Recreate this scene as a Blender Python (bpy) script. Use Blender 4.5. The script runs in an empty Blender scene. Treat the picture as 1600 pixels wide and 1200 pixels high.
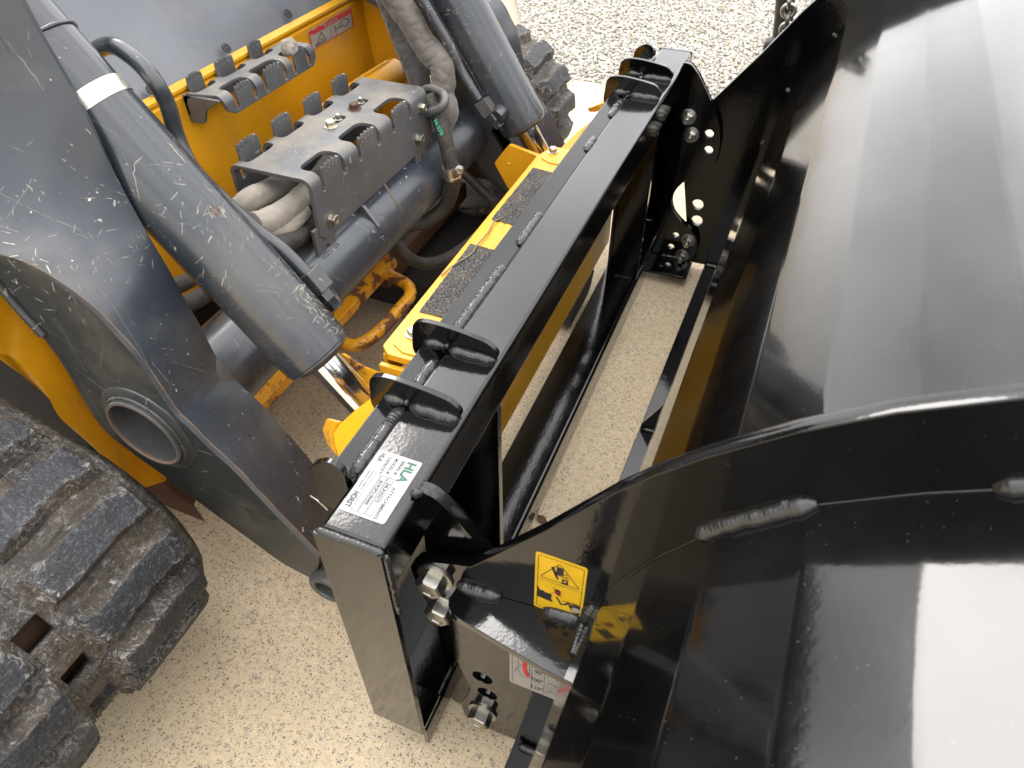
import bpy, bmesh, math, random
from mathutils import Vector, Matrix, noise as mnoise
R = math.radians
scene = bpy.context.scene
COL = scene.collection
random.seed(7)
G = -0.02                                   # level of the concrete

# ------------------------------------------------------------------ camera
CAM = Vector((.2641, -.3148, 1.1256)); YAW, PITCH, ROLL, FPX = R(22.1369), R(44.0146), R(-.1966), 1113.4
_fh = Vector((-math.sin(YAW), math.cos(YAW), 0)); _up = Vector((0, 0, 1))
_f = _fh*math.cos(PITCH) - _up*math.sin(PITCH)
_r = _f.cross(_up).normalized(); _u = _r.cross(_f)
_r, _u = _r*math.cos(ROLL) + _u*math.sin(ROLL), _u*math.cos(ROLL) - _r*math.sin(ROLL)
cd = bpy.data.cameras.new("camera"); cd.sensor_width = 36; cd.lens = FPX*36/1600
cd.clip_start = .02; cd.clip_end = 500
cam = bpy.data.objects.new("camera", cd); COL.objects.link(cam)
cam.matrix_world = Matrix(((_r.x, _u.x, -_f.x, CAM.x), (_r.y, _u.y, -_f.y, CAM.y), (_r.z, _u.z, -_f.z, CAM.z), (0, 0, 0, 1)))
cd.dof.use_dof = True; cd.dof.focus_distance = 1.05; cd.dof.aperture_fstop = 9
scene.camera = cam

# ------------------------------------------------------------------ sky and sun
CLOUD = 15.0
SUN_EL, SUN_AZ = R(42), R(-49)               # azimuth from +Y towards +X
w = bpy.data.worlds.new("World"); scene.world = w; w.use_nodes = True
nt = w.node_tree; nt.nodes.clear()
sky = nt.nodes.new('ShaderNodeTexSky'); sky.sky_type = 'NISHITA'; sky.sun_disc = False
sky.sun_elevation = SUN_EL; sky.sun_rotation = SUN_AZ; sky.dust_density = 1.6; sky.air_density = 1.3; sky.ozone_density = 1
hs = nt.nodes.new('ShaderNodeHueSaturation'); hs.inputs['Saturation'].default_value = .28; hs.inputs['Value'].default_value = 1.0
# a thin, slightly uneven layer of cloud lies over that sky
tc = nt.nodes.new('ShaderNodeTexCoord'); cl = nt.nodes.new('ShaderNodeTexNoise'); cl.inputs['Scale'].default_value = 3.6; cl.inputs['Detail'].default_value = 5; cl.inputs['Roughness'].default_value = .5
cr = nt.nodes.new('ShaderNodeMapRange'); cr.inputs[1].default_value = .3; cr.inputs[2].default_value = .7; cr.inputs[3].default_value = .5; cr.inputs[4].default_value = 1.5
cw = nt.nodes.new('ShaderNodeVectorMath'); cw.operation = 'SCALE'; cw.inputs[0].default_value = (CLOUD*1.0, CLOUD*.985, CLOUD*.985)
mx = nt.nodes.new('ShaderNodeMix'); mx.data_type = 'RGBA'; mx.inputs[0].default_value = .68
bg = nt.nodes.new('ShaderNodeBackground'); bg.inputs['Strength'].default_value = .1
out = nt.nodes.new('ShaderNodeOutputWorld')
nt.links.new(sky.outputs[0], hs.inputs['Color']); nt.links.new(tc.outputs['Generated'], cl.inputs['Vector'])
nt.links.new(cl.outputs['Fac'], cr.inputs[0]); # an overcast dome: brightest overhead, dimmer all round towards the horizon
sz = nt.nodes.new('ShaderNodeSeparateXYZ'); nt.links.new(tc.outputs['Generated'], sz.inputs[0])
gz = nt.nodes.new('ShaderNodeMapRange'); gz.inputs[1].default_value = 0; gz.inputs[2].default_value = 1; gz.inputs[3].default_value = .42; gz.inputs[4].default_value = 1.45; nt.links.new(sz.outputs['Z'], gz.inputs[0])
gm = nt.nodes.new('ShaderNodeMath'); gm.operation = 'MULTIPLY'; nt.links.new(cr.outputs[0], gm.inputs[0]); nt.links.new(gz.outputs[0], gm.inputs[1])
nt.links.new(gm.outputs[0], cw.inputs['Scale'])
nt.links.new(hs.outputs[0], mx.inputs[6]); nt.links.new(cw.outputs[0], mx.inputs[7])
nt.links.new(mx.outputs[2], bg.inputs['Color']); nt.links.new(bg.outputs[0], out.inputs[0])
sd = bpy.data.lights.new("sun", 'SUN'); sd.energy = .6; sd.angle = R(22); sd.color = (1, .965, .91)
sun = bpy.data.objects.new("sun", sd); COL.objects.link(sun)
_sdir = Vector((math.sin(SUN_AZ)*math.cos(SUN_EL), math.cos(SUN_AZ)*math.cos(SUN_EL), math.sin(SUN_EL)))
sun.rotation_euler = _sdir.to_track_quat('Z', 'Y').to_euler()
vs = scene.view_settings; vs.view_transform = 'Standard'; vs.look = 'None'; vs.exposure = 1.5; vs.gamma = 1

# ------------------------------------------------------------------ helpers
def P(px, py, **k):
    """the point of the plane x=, y= or z= that the photograph shows at pixel (px, py)"""
    d = _f*FPX + _r*(px-800) + _u*(600-py)
    (a, v), = k.items(); i = 'xyz'.index(a)
    return CAM + d*((v-CAM[i])/d[i])

def adopt(o, parent):
    if parent is not None:
        o.parent = parent
        if parent.type == 'EMPTY': o.matrix_parent_inverse = Matrix.Translation(-parent.location)

def link(o, parent=None, mat=None):
    COL.objects.link(o)
    adopt(o, parent)
    if mat is not None and o.data is not None:
        o.data.materials.clear()
        for m in (mat if isinstance(mat, (list, tuple)) else [mat]): o.data.materials.append(m)
    return o

def thing(name, label, cat, loc=(0, 0, 0), group=None):
    o = bpy.data.objects.new(name, None); COL.objects.link(o); o.location = loc; o.empty_display_size = .1
    o['label'] = label; o['category'] = cat
    if group: o['group'] = group
    return o

def tag(o, label, cat, group=None):
    o['label'] = label; o['category'] = cat
    if group: o['group'] = group
    return o

def new(name, verts, faces, mat, parent=None, smooth=True, bevel=0, seg=2, ang=35, fix=True, solid=0, up=None):
    me = bpy.data.meshes.new(name); me.from_pydata([tuple(v) for v in verts], [], faces)
    if fix:
        bm = bmesh.new(); bm.from_mesh(me); bmesh.ops.recalc_face_normals(bm, faces=bm.faces)
        if up is not None and sum(f.normal.dot(Vector(up))*f.calc_area() for f in bm.faces) < 0: bmesh.ops.reverse_faces(bm, faces=bm.faces)
        if solid: bmesh.ops.solidify(bm, geom=list(bm.faces), thickness=solid); bmesh.ops.recalc_face_normals(bm, faces=bm.faces)
        bm.to_mesh(me); bm.free()
    return fin(name, me, mat, parent, smooth, bevel, seg, ang)

def fin(name, me, mat, parent=None, smooth=True, bevel=0, seg=2, ang=35):
    if smooth:
        me.polygons.foreach_set('use_smooth', [True]*len(me.polygons)); me.set_sharp_from_angle(angle=R(ang))
    o = bpy.data.objects.new(name, me); link(o, parent, mat)
    if bevel:
        b = o.modifiers.new('edge', 'BEVEL'); b.width = bevel; b.segments = seg; b.limit_method = 'ANGLE'; b.angle_limit = R(ang); b.harden_normals = True
    return o

def axmap(axis, u, v, w_):
    return (u, -w_, v) if axis == 'y' else (w_, u, v) if axis == 'x' else (u, v, w_)

def prism_data(outline, axis, a0, a1):
    n = len(outline); V = []
    for a in (a0, a1):
        for (u, v) in outline: V.append({'y': (u, a, v), 'x': (a, u, v), 'z': (u, v, a)}[axis])
    F = [tuple(range(n)), tuple(range(2*n-1, n-1, -1))] + [(i, (i+1) % n, n+(i+1) % n, n+i) for i in range(n)]
    return V, F

def plate(name, outline, axis, a0, a1, mat, parent=None, bevel=.0015, seg=2, ang=35):
    V, F = prism_data(outline, axis, a0, a1)
    return new(name, V, F, mat, parent, True, bevel, seg, ang)

def box(name, x0, x1, y0, y1, z0, z1, mat, parent=None, bevel=.002, seg=2):
    return plate(name, [(x0, y0), (x1, y0), (x1, y1), (x0, y1)], 'z', z0, z1, mat, parent, bevel, seg)

def circ(u, v, r, n=24, ru=None):
    return [(u+(ru or r)*math.cos(2*math.pi*i/n), v+r*math.sin(2*math.pi*i/n)) for i in range(n)]

def cutplate(name, loops, axis, a0, a1, mat, parent=None, b=.0012):
    """plate with holes: the first loop is the outline, the others are cut out"""
    cu = bpy.data.curves.new(name, 'CURVE'); cu.dimensions = '2D'; cu.fill_mode = 'BOTH'
    cu.extrude = abs(a1-a0)/2 - b; cu.bevel_depth = b; cu.bevel_resolution = 1; cu.offset = -b
    for lp in loops:
        s = cu.splines.new('POLY'); s.points.add(len(lp)-1); s.use_cyclic_u = True
        for p, (u, v) in zip(s.points, lp): p.co = (u, v, 0, 1)
    t = bpy.data.objects.new('tmp', cu); me = bpy.data.meshes.new_from_object(t)
    bpy.data.objects.remove(t); bpy.data.curves.remove(cu)
    m = (a0+a1)/2
    for v in me.vertices:
        x, y, z = axmap(axis, v.co.x, v.co.y, v.co.z)
        if axis == 'y': y += m
        elif axis == 'x': x += m
        else: z += m
        v.co = (x, y, z)
    me.name = name
    return fin(name, me, mat, parent, True, 0, 2, 40)

def rounded(pts, r, n=5):
    """round the corners of a 2D outline; r one radius or a list"""
    o = []; N = len(pts)
    for i in range(N):
        p = Vector(pts[i]); a = Vector(pts[i-1])-p; c = Vector(pts[(i+1) % N])-p
        rr = r[i] if isinstance(r, (list, tuple)) else r
        if rr <= 0: o.append(tuple(p)); continue
        d = min(rr, a.length*.49, c.length*.49); A = p+a.normalized()*d; B = p+c.normalized()*d
        for k in range(n+1):
            t = k/n; q = A*(1-t)**2 + p*2*t*(1-t) + B*t*t; o.append((q.x, q.y))
    return o

def smoothpath(pts, res=8, closed=False):
    pts = [Vector(p) for p in pts]; n = len(pts)
    if n < 3: return pts
    o = []
    rng = range(n) if closed else range(n-1)
    for i in rng:
        p1, p2 = pts[i], pts[(i+1) % n]
        p0 = pts[i-1] if (closed or i > 0) else p1*2-p2
        p3 = pts[(i+2) % n] if (closed or i < n-2) else p2*2-p1
        for k in range(res):
            t = k/res
            o.append(.5*((2*p1)+(p2-p0)*t+(2*p0-5*p1+4*p2-p3)*t*t+(3*p1-p0-3*p2+p3)*t**3))
    if not closed: o.append(pts[-1])
    return o

def frames(path, closed=False):
    n = len(path); T = []
    for i in range(n):
        a = path[i-1] if (i > 0 or closed) else path[0]; b = path[(i+1) % n] if (i < n-1 or closed) else path[-1]
        T.append((b-a).normalized())
    ref = Vector((0, 0, 1)) if abs(T[0].z) < .9 else Vector((1, 0, 0))
    N = [(ref - T[0]*ref.dot(T[0])).normalized()]
    for i in range(1, n):
        v = N[-1] - T[i]*N[-1].dot(T[i]); N.append(v.normalized())
    return T, N, [T[i].cross(N[i]) for i in range(n)]

def tube(name, pts, r, mat, parent=None, n=16, res=8, closed=False, rf=None, smooth=True, flat=1.0):
    """round bar along a smooth path; rf(i, s, theta) scales the radius"""
    path = smoothpath(pts, res, closed) if res > 1 else [Vector(p) for p in pts]
    T, N, B = frames(path, closed); V = []; F = []; s = 0
    for i, p in enumerate(path):
        if i: s += (p-path[i-1]).length
        for k in range(n):
            th = 2*math.pi*k/n; rr = r*(rf(i, s, th) if rf else 1)
            V.append(p + N[i]*math.cos(th)*rr*flat + B[i]*math.sin(th)*rr)
    m = len(path)
    for i in range(m if closed else m-1):
        j = (i+1) % m
        for k in range(n): F.append((i*n+k, i*n+(k+1) % n, j*n+(k+1) % n, j*n+k))
    if not closed: F += [tuple(range(n-1, -1, -1)), tuple(range((m-1)*n, m*n))]
    return new(name, V, F, mat, parent, smooth, 0, 2, 50)

def lathe(name, o, d, prof, mat, parent=None, n=40, caps=True, closed=False, ang=32, ph=0):
    """turned body about the axis o + t*d; prof is a list of (t, radius)"""
    o = Vector(o); d = Vector(d).normalized()
    a = Vector((0, 0, 1)) if abs(d.z) < .9 else Vector((1, 0, 0))
    e1 = (a-d*a.dot(d)).normalized(); e2 = d.cross(e1); V = []; F = []
    for (t, r) in prof:
        for k in range(n):
            th = 2*math.pi*k/n+ph; V.append(o+d*t+(e1*math.cos(th)+e2*math.sin(th))*r)
    m = len(prof)
    for i in range(m if closed else m-1):
        j = (i+1) % m
        for k in range(n): F.append((i*n+k, i*n+(k+1) % n, j*n+(k+1) % n, j*n+k))
    if caps and not closed: F += [tuple(range(n-1, -1, -1)), tuple(range((m-1)*n, m*n))]
    return new(name, V, F, mat, parent, True, 0, 2, ang)

def lathe_data(o, d, prof, n, ph=0):
    o = Vector(o); d = Vector(d).normalized(); a = Vector((0, 0, 1)) if abs(d.z) < .9 else Vector((1, 0, 0))
    e1 = (a-d*a.dot(d)).normalized(); e2 = d.cross(e1); V = []; F = []
    for (t, r) in prof:
        for k in range(n):
            th = 2*math.pi*k/n+ph; V.append(o+d*t+(e1*math.cos(th)+e2*math.sin(th))*r)
    for i in range(len(prof)-1):
        for k in range(n): F.append((i*n+k, i*n+(k+1) % n, (i+1)*n+(k+1) % n, (i+1)*n+k))
    F += [tuple(range(n-1, -1, -1)), tuple(range((len(prof)-1)*n, len(prof)*n))]
    return V, F

def merge(ds):
    V = []; F = []
    for v, f in ds:
        b = len(V); V += list(v); F += [tuple(b+i for i in q) for q in f]
    return V, F

def bolt(loc, d, s, mat, parent, h=None, washer=1.5, ph=.2, stud=0):
    """hex head on a washer, with a small dished top"""
    h = h or s*.75; loc = Vector(loc); d = Vector(d).normalized()
    ds = [lathe_data(loc, d, [(-.004, s*washer), (.0, s*washer), (s*.16, s*washer), (s*.2, s*washer*.93)], 24),
          lathe_data(loc+d*s*.2, d, [(0, s*1.06), (s*.1, s*1.1), (h*.9, s*1.1), (h, s*.93), (h*1.0, s*.62), (h*.96, s*.58)], 6, ph)]
    if stud: ds.append(lathe_data(loc+d*(s*.2+h), d, [(-.002, s*.6), (stud*.85, s*.6), (stud, s*.5), (stud, s*.22), (stud-.002, s*.2)], 16))
    V, F = merge(ds)
    return new('bolt', V, F, mat, parent, True, 0, 2, 28)

def weld(pts, r, mat, parent, name='weld_bead', pitch=.0042, squash=1.0, res=6):
    """fillet weld: a bead of overlapping crescent ripples"""
    path = smoothpath(pts, res) if len(pts) > 2 else [Vector(pts[0]), Vector(pts[1])]
    fine = []
    for a, b in zip(path, path[1:]):
        k = max(1, int((b-a).length/.0011))
        fine += [a.lerp(b, i/k) for i in range(k)]
    fine.append(path[-1]); L = sum((b-a).length for a, b in zip(fine, fine[1:])); sd_ = random.random()*50
    def rf(i, s, th):
        q = ((s + r*.45*math.cos(th*2))/pitch) % 1.0
        e = min(1, (s+.0015)/(r*1.4), (L-s+.0015)/(r*1.4)); e = math.sqrt(max(.06, e))
        nz = mnoise.noise(Vector((s*90, sd_, th*.6)))
        return e*(1 + .13*(q-.5) + .2*nz)
    return tube(name, fine, r, mat, parent, 12, 1, False, rf, True, squash)

def copyobj(o, parent, **k):
    c = o.copy(); COL.objects.link(c); adopt(c, parent)
    for a, v in k.items(): setattr(c, a, v)
    return c
def mirror_y(o, parent, s):
    """a copy of one mesh mirrored to the other side: y -> s - y"""
    me = o.data.copy()
    for v in me.vertices: v.co.y = s - v.co.y
    me.flip_normals()
    c = bpy.data.objects.new(o.name.split('.')[0], me); COL.objects.link(c); adopt(c, parent)
    for m in o.modifiers:
        b = c.modifiers.new(m.name, m.type)
        if m.type == 'BEVEL': b.width, b.segments, b.limit_method, b.angle_limit, b.harden_normals = m.width, m.segments, m.limit_method, m.angle_limit, True
        if m.type == 'SOLIDIFY': b.thickness, b.offset = m.thickness, -m.offset if False else m.offset
    return c
def mirror_tree(o, parent, s):
    c = mirror_y(o, parent, s)
    for ch in list(o.children): mirror_tree(ch, c, s)
    return c
# ------------------------------------------------------------------ materials
class N:
    def __init__(s, name):
        s.m = bpy.data.materials.new(name); s.m.use_nodes = True; s.t = s.m.node_tree; s.t.nodes.clear()
        s.out = s.t.nodes.new('ShaderNodeOutputMaterial'); s.b = s.t.nodes.new('ShaderNodeBsdfPrincipled')
        s.t.links.new(s.b.outputs[0], s.out.inputs[0]); s.tc = s.t.nodes.new('ShaderNodeTexCoord'); s.co = s.tc.outputs['Object']
    def n(s, ty, **k):
        x = s.t.nodes.new('ShaderNode'+ty)
        for a, v in k.items(): setattr(x, a, v)
        return x
    def l(s, a, b): s.t.links.new(a, b)
    def put(s, i, v):
        if hasattr(v, 'is_output') or hasattr(v, 'links'): s.l(v, i)
        else: i.default_value = v
    def mapping(s, scale=(1, 1, 1), rot=(0, 0, 0), vec=None, loc=(0, 0, 0)):
        x = s.n('Mapping'); x.inputs['Scale'].default_value = scale; x.inputs['Rotation'].default_value = rot; x.inputs['Location'].default_value = loc
        s.l(vec or s.co, x.inputs[0]); return x.outputs[0]
    def noise(s, scale, detail=4, rough=.55, vec=None, dist=0):
        x = s.n('TexNoise'); x.inputs['Scale'].default_value = scale; x.inputs['Detail'].default_value = detail
        x.inputs['Roughness'].default_value = rough; x.inputs['Distortion'].default_value = dist; s.l(vec or s.co, x.inputs['Vector']); return x.outputs['Fac']
    def vor(s, scale, feat='F1', vec=None, rnd=1, out='Distance'):
        x = s.n('TexVoronoi', feature=feat); x.inputs['Scale'].default_value = scale; x.inputs['Randomness'].default_value = rnd
        s.l(vec or s.co, x.inputs['Vector']); return x.outputs[out]
    def ramp(s, v, a, b, lo=0., hi=1.):
        x = s.n('MapRange', clamp=True); x.inputs[1].default_value = a; x.inputs[2].default_value = b
        x.inputs[3].default_value = lo; x.inputs[4].default_value = hi; s.l(v, x.inputs[0]); return x.outputs[0]
    def math(s, op, a, b=0.):
        x = s.n('Math', operation=op); s.put(x.inputs[0], a); s.put(x.inputs[1], b); return x.outputs[0]
    def mix(s, f, a, b):
        x = s.n('Mix', data_type='RGBA'); s.put(x.inputs[0], f)
        for i, v in ((6, a), (7, b)):
            if isinstance(v, tuple): x.inputs[i].default_value = (*v, 1)
            else: s.l(v, x.inputs[i])
        return x.outputs[2]
    def scratch(s, scale, w_, L, keep, off=0.):
        """straight nicks: in some cells a thin plane through the cell centre, ended at a radius"""
        vec = s.mapping((1, 1, 1), (.3, .5, .1), None, (off, off*.7, off*.3))
        v = s.n('TexVoronoi', feature='F1'); v.inputs['Scale'].default_value = scale; s.l(vec, v.inputs['Vector'])
        d = s.n('VectorMath', operation='SUBTRACT'); s.l(vec, d.inputs[0]); s.l(v.outputs['Position'], d.inputs[1])
        c = s.n('VectorMath', operation='SUBTRACT'); s.l(v.outputs['Color'], c.inputs[0]); c.inputs[1].default_value = (.5, .5, .5)
        u = s.n('VectorMath', operation='NORMALIZE'); s.l(c.outputs[0], u.inputs[0])
        dt = s.n('VectorMath', operation='DOT_PRODUCT'); s.l(d.outputs[0], dt.inputs[0]); s.l(u.outputs[0], dt.inputs[1])
        ln = s.n('VectorMath', operation='LENGTH'); s.l(d.outputs[0], ln.inputs[0])
        a = s.ramp(s.math('ABSOLUTE', dt.outputs['Value']), w_*.4, w_, 1, 0)
        sx = s.n('SeparateColor'); s.l(v.outputs['Color'], sx.inputs[0])
        b = s.ramp(ln.outputs['Value'], L*.8, L, 1, 0)
        return s.math('MULTIPLY', s.math('MULTIPLY', a, b), s.ramp(sx.outputs[1], keep, keep+.01))
    def bump(s, h, strength=.3, dist=.001, nrm=None):
        x = s.n('Bump'); x.inputs['Strength'].default_value = strength; x.inputs['Distance'].default_value = dist
        s.l(h, x.inputs['Height'])
        if nrm: s.l(nrm, x.inputs['Normal'])
        return x.outputs[0]
    def set(s, **k):
        for a, v in k.items():
            i = s.b.inputs[{'color': 'Base Color', 'rough': 'Roughness', 'metal': 'Metallic', 'coat': 'Coat Weight', 'coatr': 'Coat Roughness', 'spec': 'Specular IOR Level', 'normal': 'Normal', 'sheen': 'Sheen Weight'}[a]]
            if isinstance(v, tuple): i.default_value = (*v, 1)
            else: s.put(i, v)
        return s.m

def flat(name, c, rough=.5, metal=0.):
    k = N(name); v = k.ramp(k.noise(60, 3), .3, .7, .9, 1.08)
    h = k.n('HueSaturation'); h.inputs['Color'].default_value = (*c, 1); k.l(v, h.inputs['Value'])
    return k.set(color=h.outputs[0], rough=rough, metal=metal)

def black_paint(name, rough=.13, peel=.05, dust=.5, base=(.0014, .0014, .0016)):
    k = N(name)
    sp = k.vor(420); rnd = k.vor(420, out='Color')
    sep = k.n('SeparateColor'); k.l(rnd, sep.inputs[0])
    speck = k.math('MULTIPLY', k.ramp(sp, .1, .22, 1, 0), k.ramp(sep.outputs[0], .955-.02*dust, .97-.02*dust))
    haze = k.ramp(k.noise(9, 5, .6), .42, .8, 0, .045*dust)
    c = k.mix(haze, base, (.34, .30, .24)); c = k.mix(k.math('MULTIPLY', speck, k.math('MULTIPLY', sep.outputs[1], .4)), c, (.4, .36, .3))
    b = k.bump(k.noise(210, 2, .5), peel, .002); b = k.bump(k.noise(38, 2, .5), peel*.9, .004, b)
    r = k.ramp(k.noise(14, 5, .6), .3, .8, rough*.8, rough*1.7)
    k.b.inputs['Coat IOR'].default_value = 1.42; k.l(b, k.b.inputs['Coat Normal'])
    return k.set(color=c, rough=r, spec=.12, coat=1., coatr=rough*.6, normal=b)

def grey_paint(name, base=(.030, .037, .048), scr=1., chips=1., dust=.5, rough=.30, coat=.25):
    k = N(name)
    tone = k.ramp(k.noise(5, 5, .6), .3, .75, .86, 1.14)
    hv = k.n('HueSaturation'); hv.inputs['Color'].default_value = (*base, 1); k.l(tone, hv.inputs['Value'])
    c = hv.outputs[0]
    d = k.ramp(k.noise(7, 6, .62), .5, .78, 0, .42*dust)
    if dust > 1:                            # dust lies on what faces up
        ge = k.n('NewGeometry'); sg = k.n('SeparateXYZ'); k.l(ge.outputs['Normal'], sg.inputs[0])
        d = k.math('MULTIPLY', k.ramp(k.noise(16, 7, .68), .36, .70, 0, .36*dust), k.ramp(sg.outputs['Z'], .3, .95, .22, 1.))
    c = k.mix(d, c, (.30, .255, .19))
    area = k.ramp(k.noise(6, 3), .56, .66)
    f1 = k.math('MULTIPLY', k.scratch(13, .0003, .05, .70), .30); f2 = k.math('MULTIPLY', k.scratch(30, .0003, .02, .82, 3.1), .5)
    f3 = k.math('MULTIPLY', k.math('MULTIPLY', k.scratch(75, .0006, .008, .45, 7.7), area), 1.); f4 = k.math('MULTIPLY', k.scratch(8, .0004, .10, .62, 5.3), .22)
    br = k.ramp(k.noise(70, 3, .7), .38, .55)
    tot = k.math('MULTIPLY', k.math('MAXIMUM', k.math('MAXIMUM', f1, f2), k.math('MAXIMUM', f3, f4)), br)
    c = k.mix(k.math('MULTIPLY', tot, min(1., .95*scr)), c, (.56, .54, .47))
    cv = k.mapping((1, 1, 1), (.4, .7, .2))
    chip = k.math('MULTIPLY', k.ramp(k.noise(85, 3, .6, cv), .66, .71), k.ramp(k.noise(6, 3, .5, k.mapping((1, 1, 1), (0, 0, 0), None, (5, 5, 5))), .54, .64))
    fl = k.vor(210); fr = k.n('SeparateColor'); k.l(k.vor(210, out='Color'), fr.inputs[0])
    fleck = k.math('MULTIPLY', k.ramp(fl, .12, .26, 1, 0), k.ramp(fr.outputs[0], .988, .992))
    chip = k.math('MAXIMUM', chip, fleck)
    c = k.mix(k.math('MULTIPLY', chip, .8*chips), c, (.66, .62, .52))
    rust = k.math('MULTIPLY', k.ramp(k.noise(38, 3, .6), .70, .74), k.ramp(k.noise(4.1, 2), .56, .66)); c = k.mix(k.math('MULTIPLY', rust, chips), c, (.30, .09, .03))
    rr = k.math('ADD', k.ramp(k.noise(12, 4), .3, .7, rough*.8, rough*1.25), k.math('MULTIPLY', d, .5))
    b = k.bump(k.noise(150, 2), .05, .002)
    return k.set(color=c, rough=rr, normal=b, coat=coat, coatr=.22)

def yellow_paint(name, base=(.60, .275, .005), dirt=.5, rust=.15, rough=.36, grime=(.16, .085, .03)):
    k = N(name)
    tone = k.ramp(k.noise(6, 4, .6), .3, .75, .92, 1.06)
    hv = k.n('HueSaturation'); hv.inputs['Color'].default_value = (*base, 1); k.l(tone, hv.inputs['Value']); c = hv.outputs[0]
    d = k.ramp(k.noise(11, 7, .68), .5, .8, 0, dirt); c = k.mix(d, c, grime)
    st = k.ramp(k.noise(3, 6, .7, k.mapping((4, 4, 34), (0, 0, 0))), .58, .78, 0, dirt*.5); c = k.mix(st, c, grime)
    rm = k.ramp(k.noise(22, 7, .66, None, .4), .70-.24*rust, .76-.24*rust); c = k.mix(k.math('MULTIPLY', rm, min(1, rust*3)), c, (.12, .042, .017))
    sp = k.ramp(k.noise(160, 2), .70, .75); c = k.mix(k.math('MULTIPLY', sp, .5), c, (.12, .06, .02))
    b = k.bump(k.noise(130, 3), .06, .002); b = k.bump(rm, .25*min(1, rust*3), .002, b)
    return k.set(color=c, rough=k.math('ADD', k.math('MULTIPLY', d, .4), k.math('ADD', rough, k.math('MULTIPLY', rm, .4*min(1, rust*3)))), normal=b)

def rubber(name, mud=.4, scuff=.8, base=(.03, .032, .037), rot=0., crust=1.):
    k = N(name)
    tone = k.ramp(k.noise(24, 4, .6), .3, .7, .65, 1.5)
    hv = k.n('HueSaturation'); hv.inputs['Color'].default_value = (*base, 1); k.l(tone, hv.inputs['Value']); c = hv.outputs[0]
    m = k.ramp(k.noise(16, 7, .7), .42, .62, 0, mud); c = k.mix(m, c, (.135, .092, .052))
    gv = k.mapping((9, 60, 60), (.3, .9, rot)); g1 = k.ramp(k.noise(6, 3, .6, gv, 1.), .55, .78, 0, .34*scuff)
    gv2 = k.mapping((60, 14, 14), (1.2, .4, .7+rot)); g2 = k.ramp(k.noise(5, 3, .6, gv2, 1.2), .60, .76, 0, .34*scuff)
    c = k.mix(k.math('MAXIMUM', g1, g2), c, (.36, .36, .37))
    br = k.ramp(k.noise(60, 8, .78, None, 1.6), .565, .66, 0, min(.9, .55*scuff)*crust); br = k.math('MULTIPLY', br, k.ramp(k.noise(13, 4), .42, .58)); c = k.mix(br, c, (.60, .58, .55))
    at = k.n('Attribute'); at.attribute_name = 'wear'; wr = k.ramp(at.outputs['Fac'], .48, 1.0)
    crumb = k.math('MULTIPLY', k.ramp(k.noise(75, 8, .8, None, 1.8), .50, .60), k.ramp(k.noise(21, 4), .40, .56)); crumb = k.math('MULTIPLY', k.math('MULTIPLY', crumb, wr), .85)
    c = k.mix(crumb, c, (.46, .44, .41))
    b = k.bump(k.noise(95, 6, .7), .8, .003); b = k.bump(k.noise(26, 5, .65), .7, .009, b); b = k.bump(crumb, .5, .003, b)
    return k.set(color=c, rough=.62, normal=b, spec=.4)

def concrete():
    k = N('exposed_aggregate_concrete')
    wv = k.n('VectorMath', operation='ADD'); nz = k.n('TexNoise'); nz.inputs['Scale'].default_value = 170; nz.inputs['Detail'].default_value = 2; k.l(k.co, nz.inputs['Vector'])
    sc = k.n('VectorMath', operation='SCALE'); sc.inputs['Scale'].default_value = .0075; k.l(nz.outputs['Color'], sc.inputs[0]); k.l(k.co, wv.inputs[0]); k.l(sc.outputs[0], wv.inputs[1]); W = wv.outputs[0]
    flatv = k.mapping((1, 1, 0), (0, 0, 0), W)
    base = k.mix(k.ramp(k.noise(4, 5, .6), .3, .7), (.62, .485, .295), (.70, .575, .385))
    base = k.mix(k.ramp(k.noise(90, 4, .7), .3, .75), base, (.45, .375, .27))
    c = base; hsum = None
    cols = [((.055, .05, .045), (.24, .17, .10)), ((.055, .06, .065), (.27, .22, .16)), ((.36, .31, .26), (.24, .225, .20)), ((.30, .15, .055), (.60, .55, .46))]
    for i, (scl, th, keep, cc) in enumerate(((290, .38, .30, cols[0]), (205, .36, .66, cols[1]), (105, .36, .74, cols[2]), (180, .33, .86, cols[3]), (430, .38, .45, cols[1]))):
        v = k.mapping((1, 1, 0), (0, 0, i*.7), W, (i*3.3, i*1.9, 0))
        dd = k.vor(scl, vec=v); sx = k.n('SeparateColor'); k.l(k.vor(scl, vec=v, out='Color'), sx.inputs[0])
        szv = k.math('MULTIPLY', k.ramp(sx.outputs[2], 0, 1, .35, 1.0), th)
        msk = k.ramp(k.math('SUBTRACT', dd, szv), -.03, .015, 1, 0); msk = k.math('MULTIPLY', msk, k.ramp(sx.outputs[0], keep, keep+.01))
        col = k.mix(sx.outputs[1], *cc); c = k.mix(k.math('MULTIPLY', msk, .88), c, col)
        hsum = msk if hsum is None else k.math('MAXIMUM', hsum, msk)
    b = k.bump(hsum, -.25, .002); b = k.bump(k.noise(300, 4, .7), .25, .0015, b)
    return k.set(color=c, rough=k.ramp(hsum, 0, 1, .85, .5), normal=b)

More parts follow.
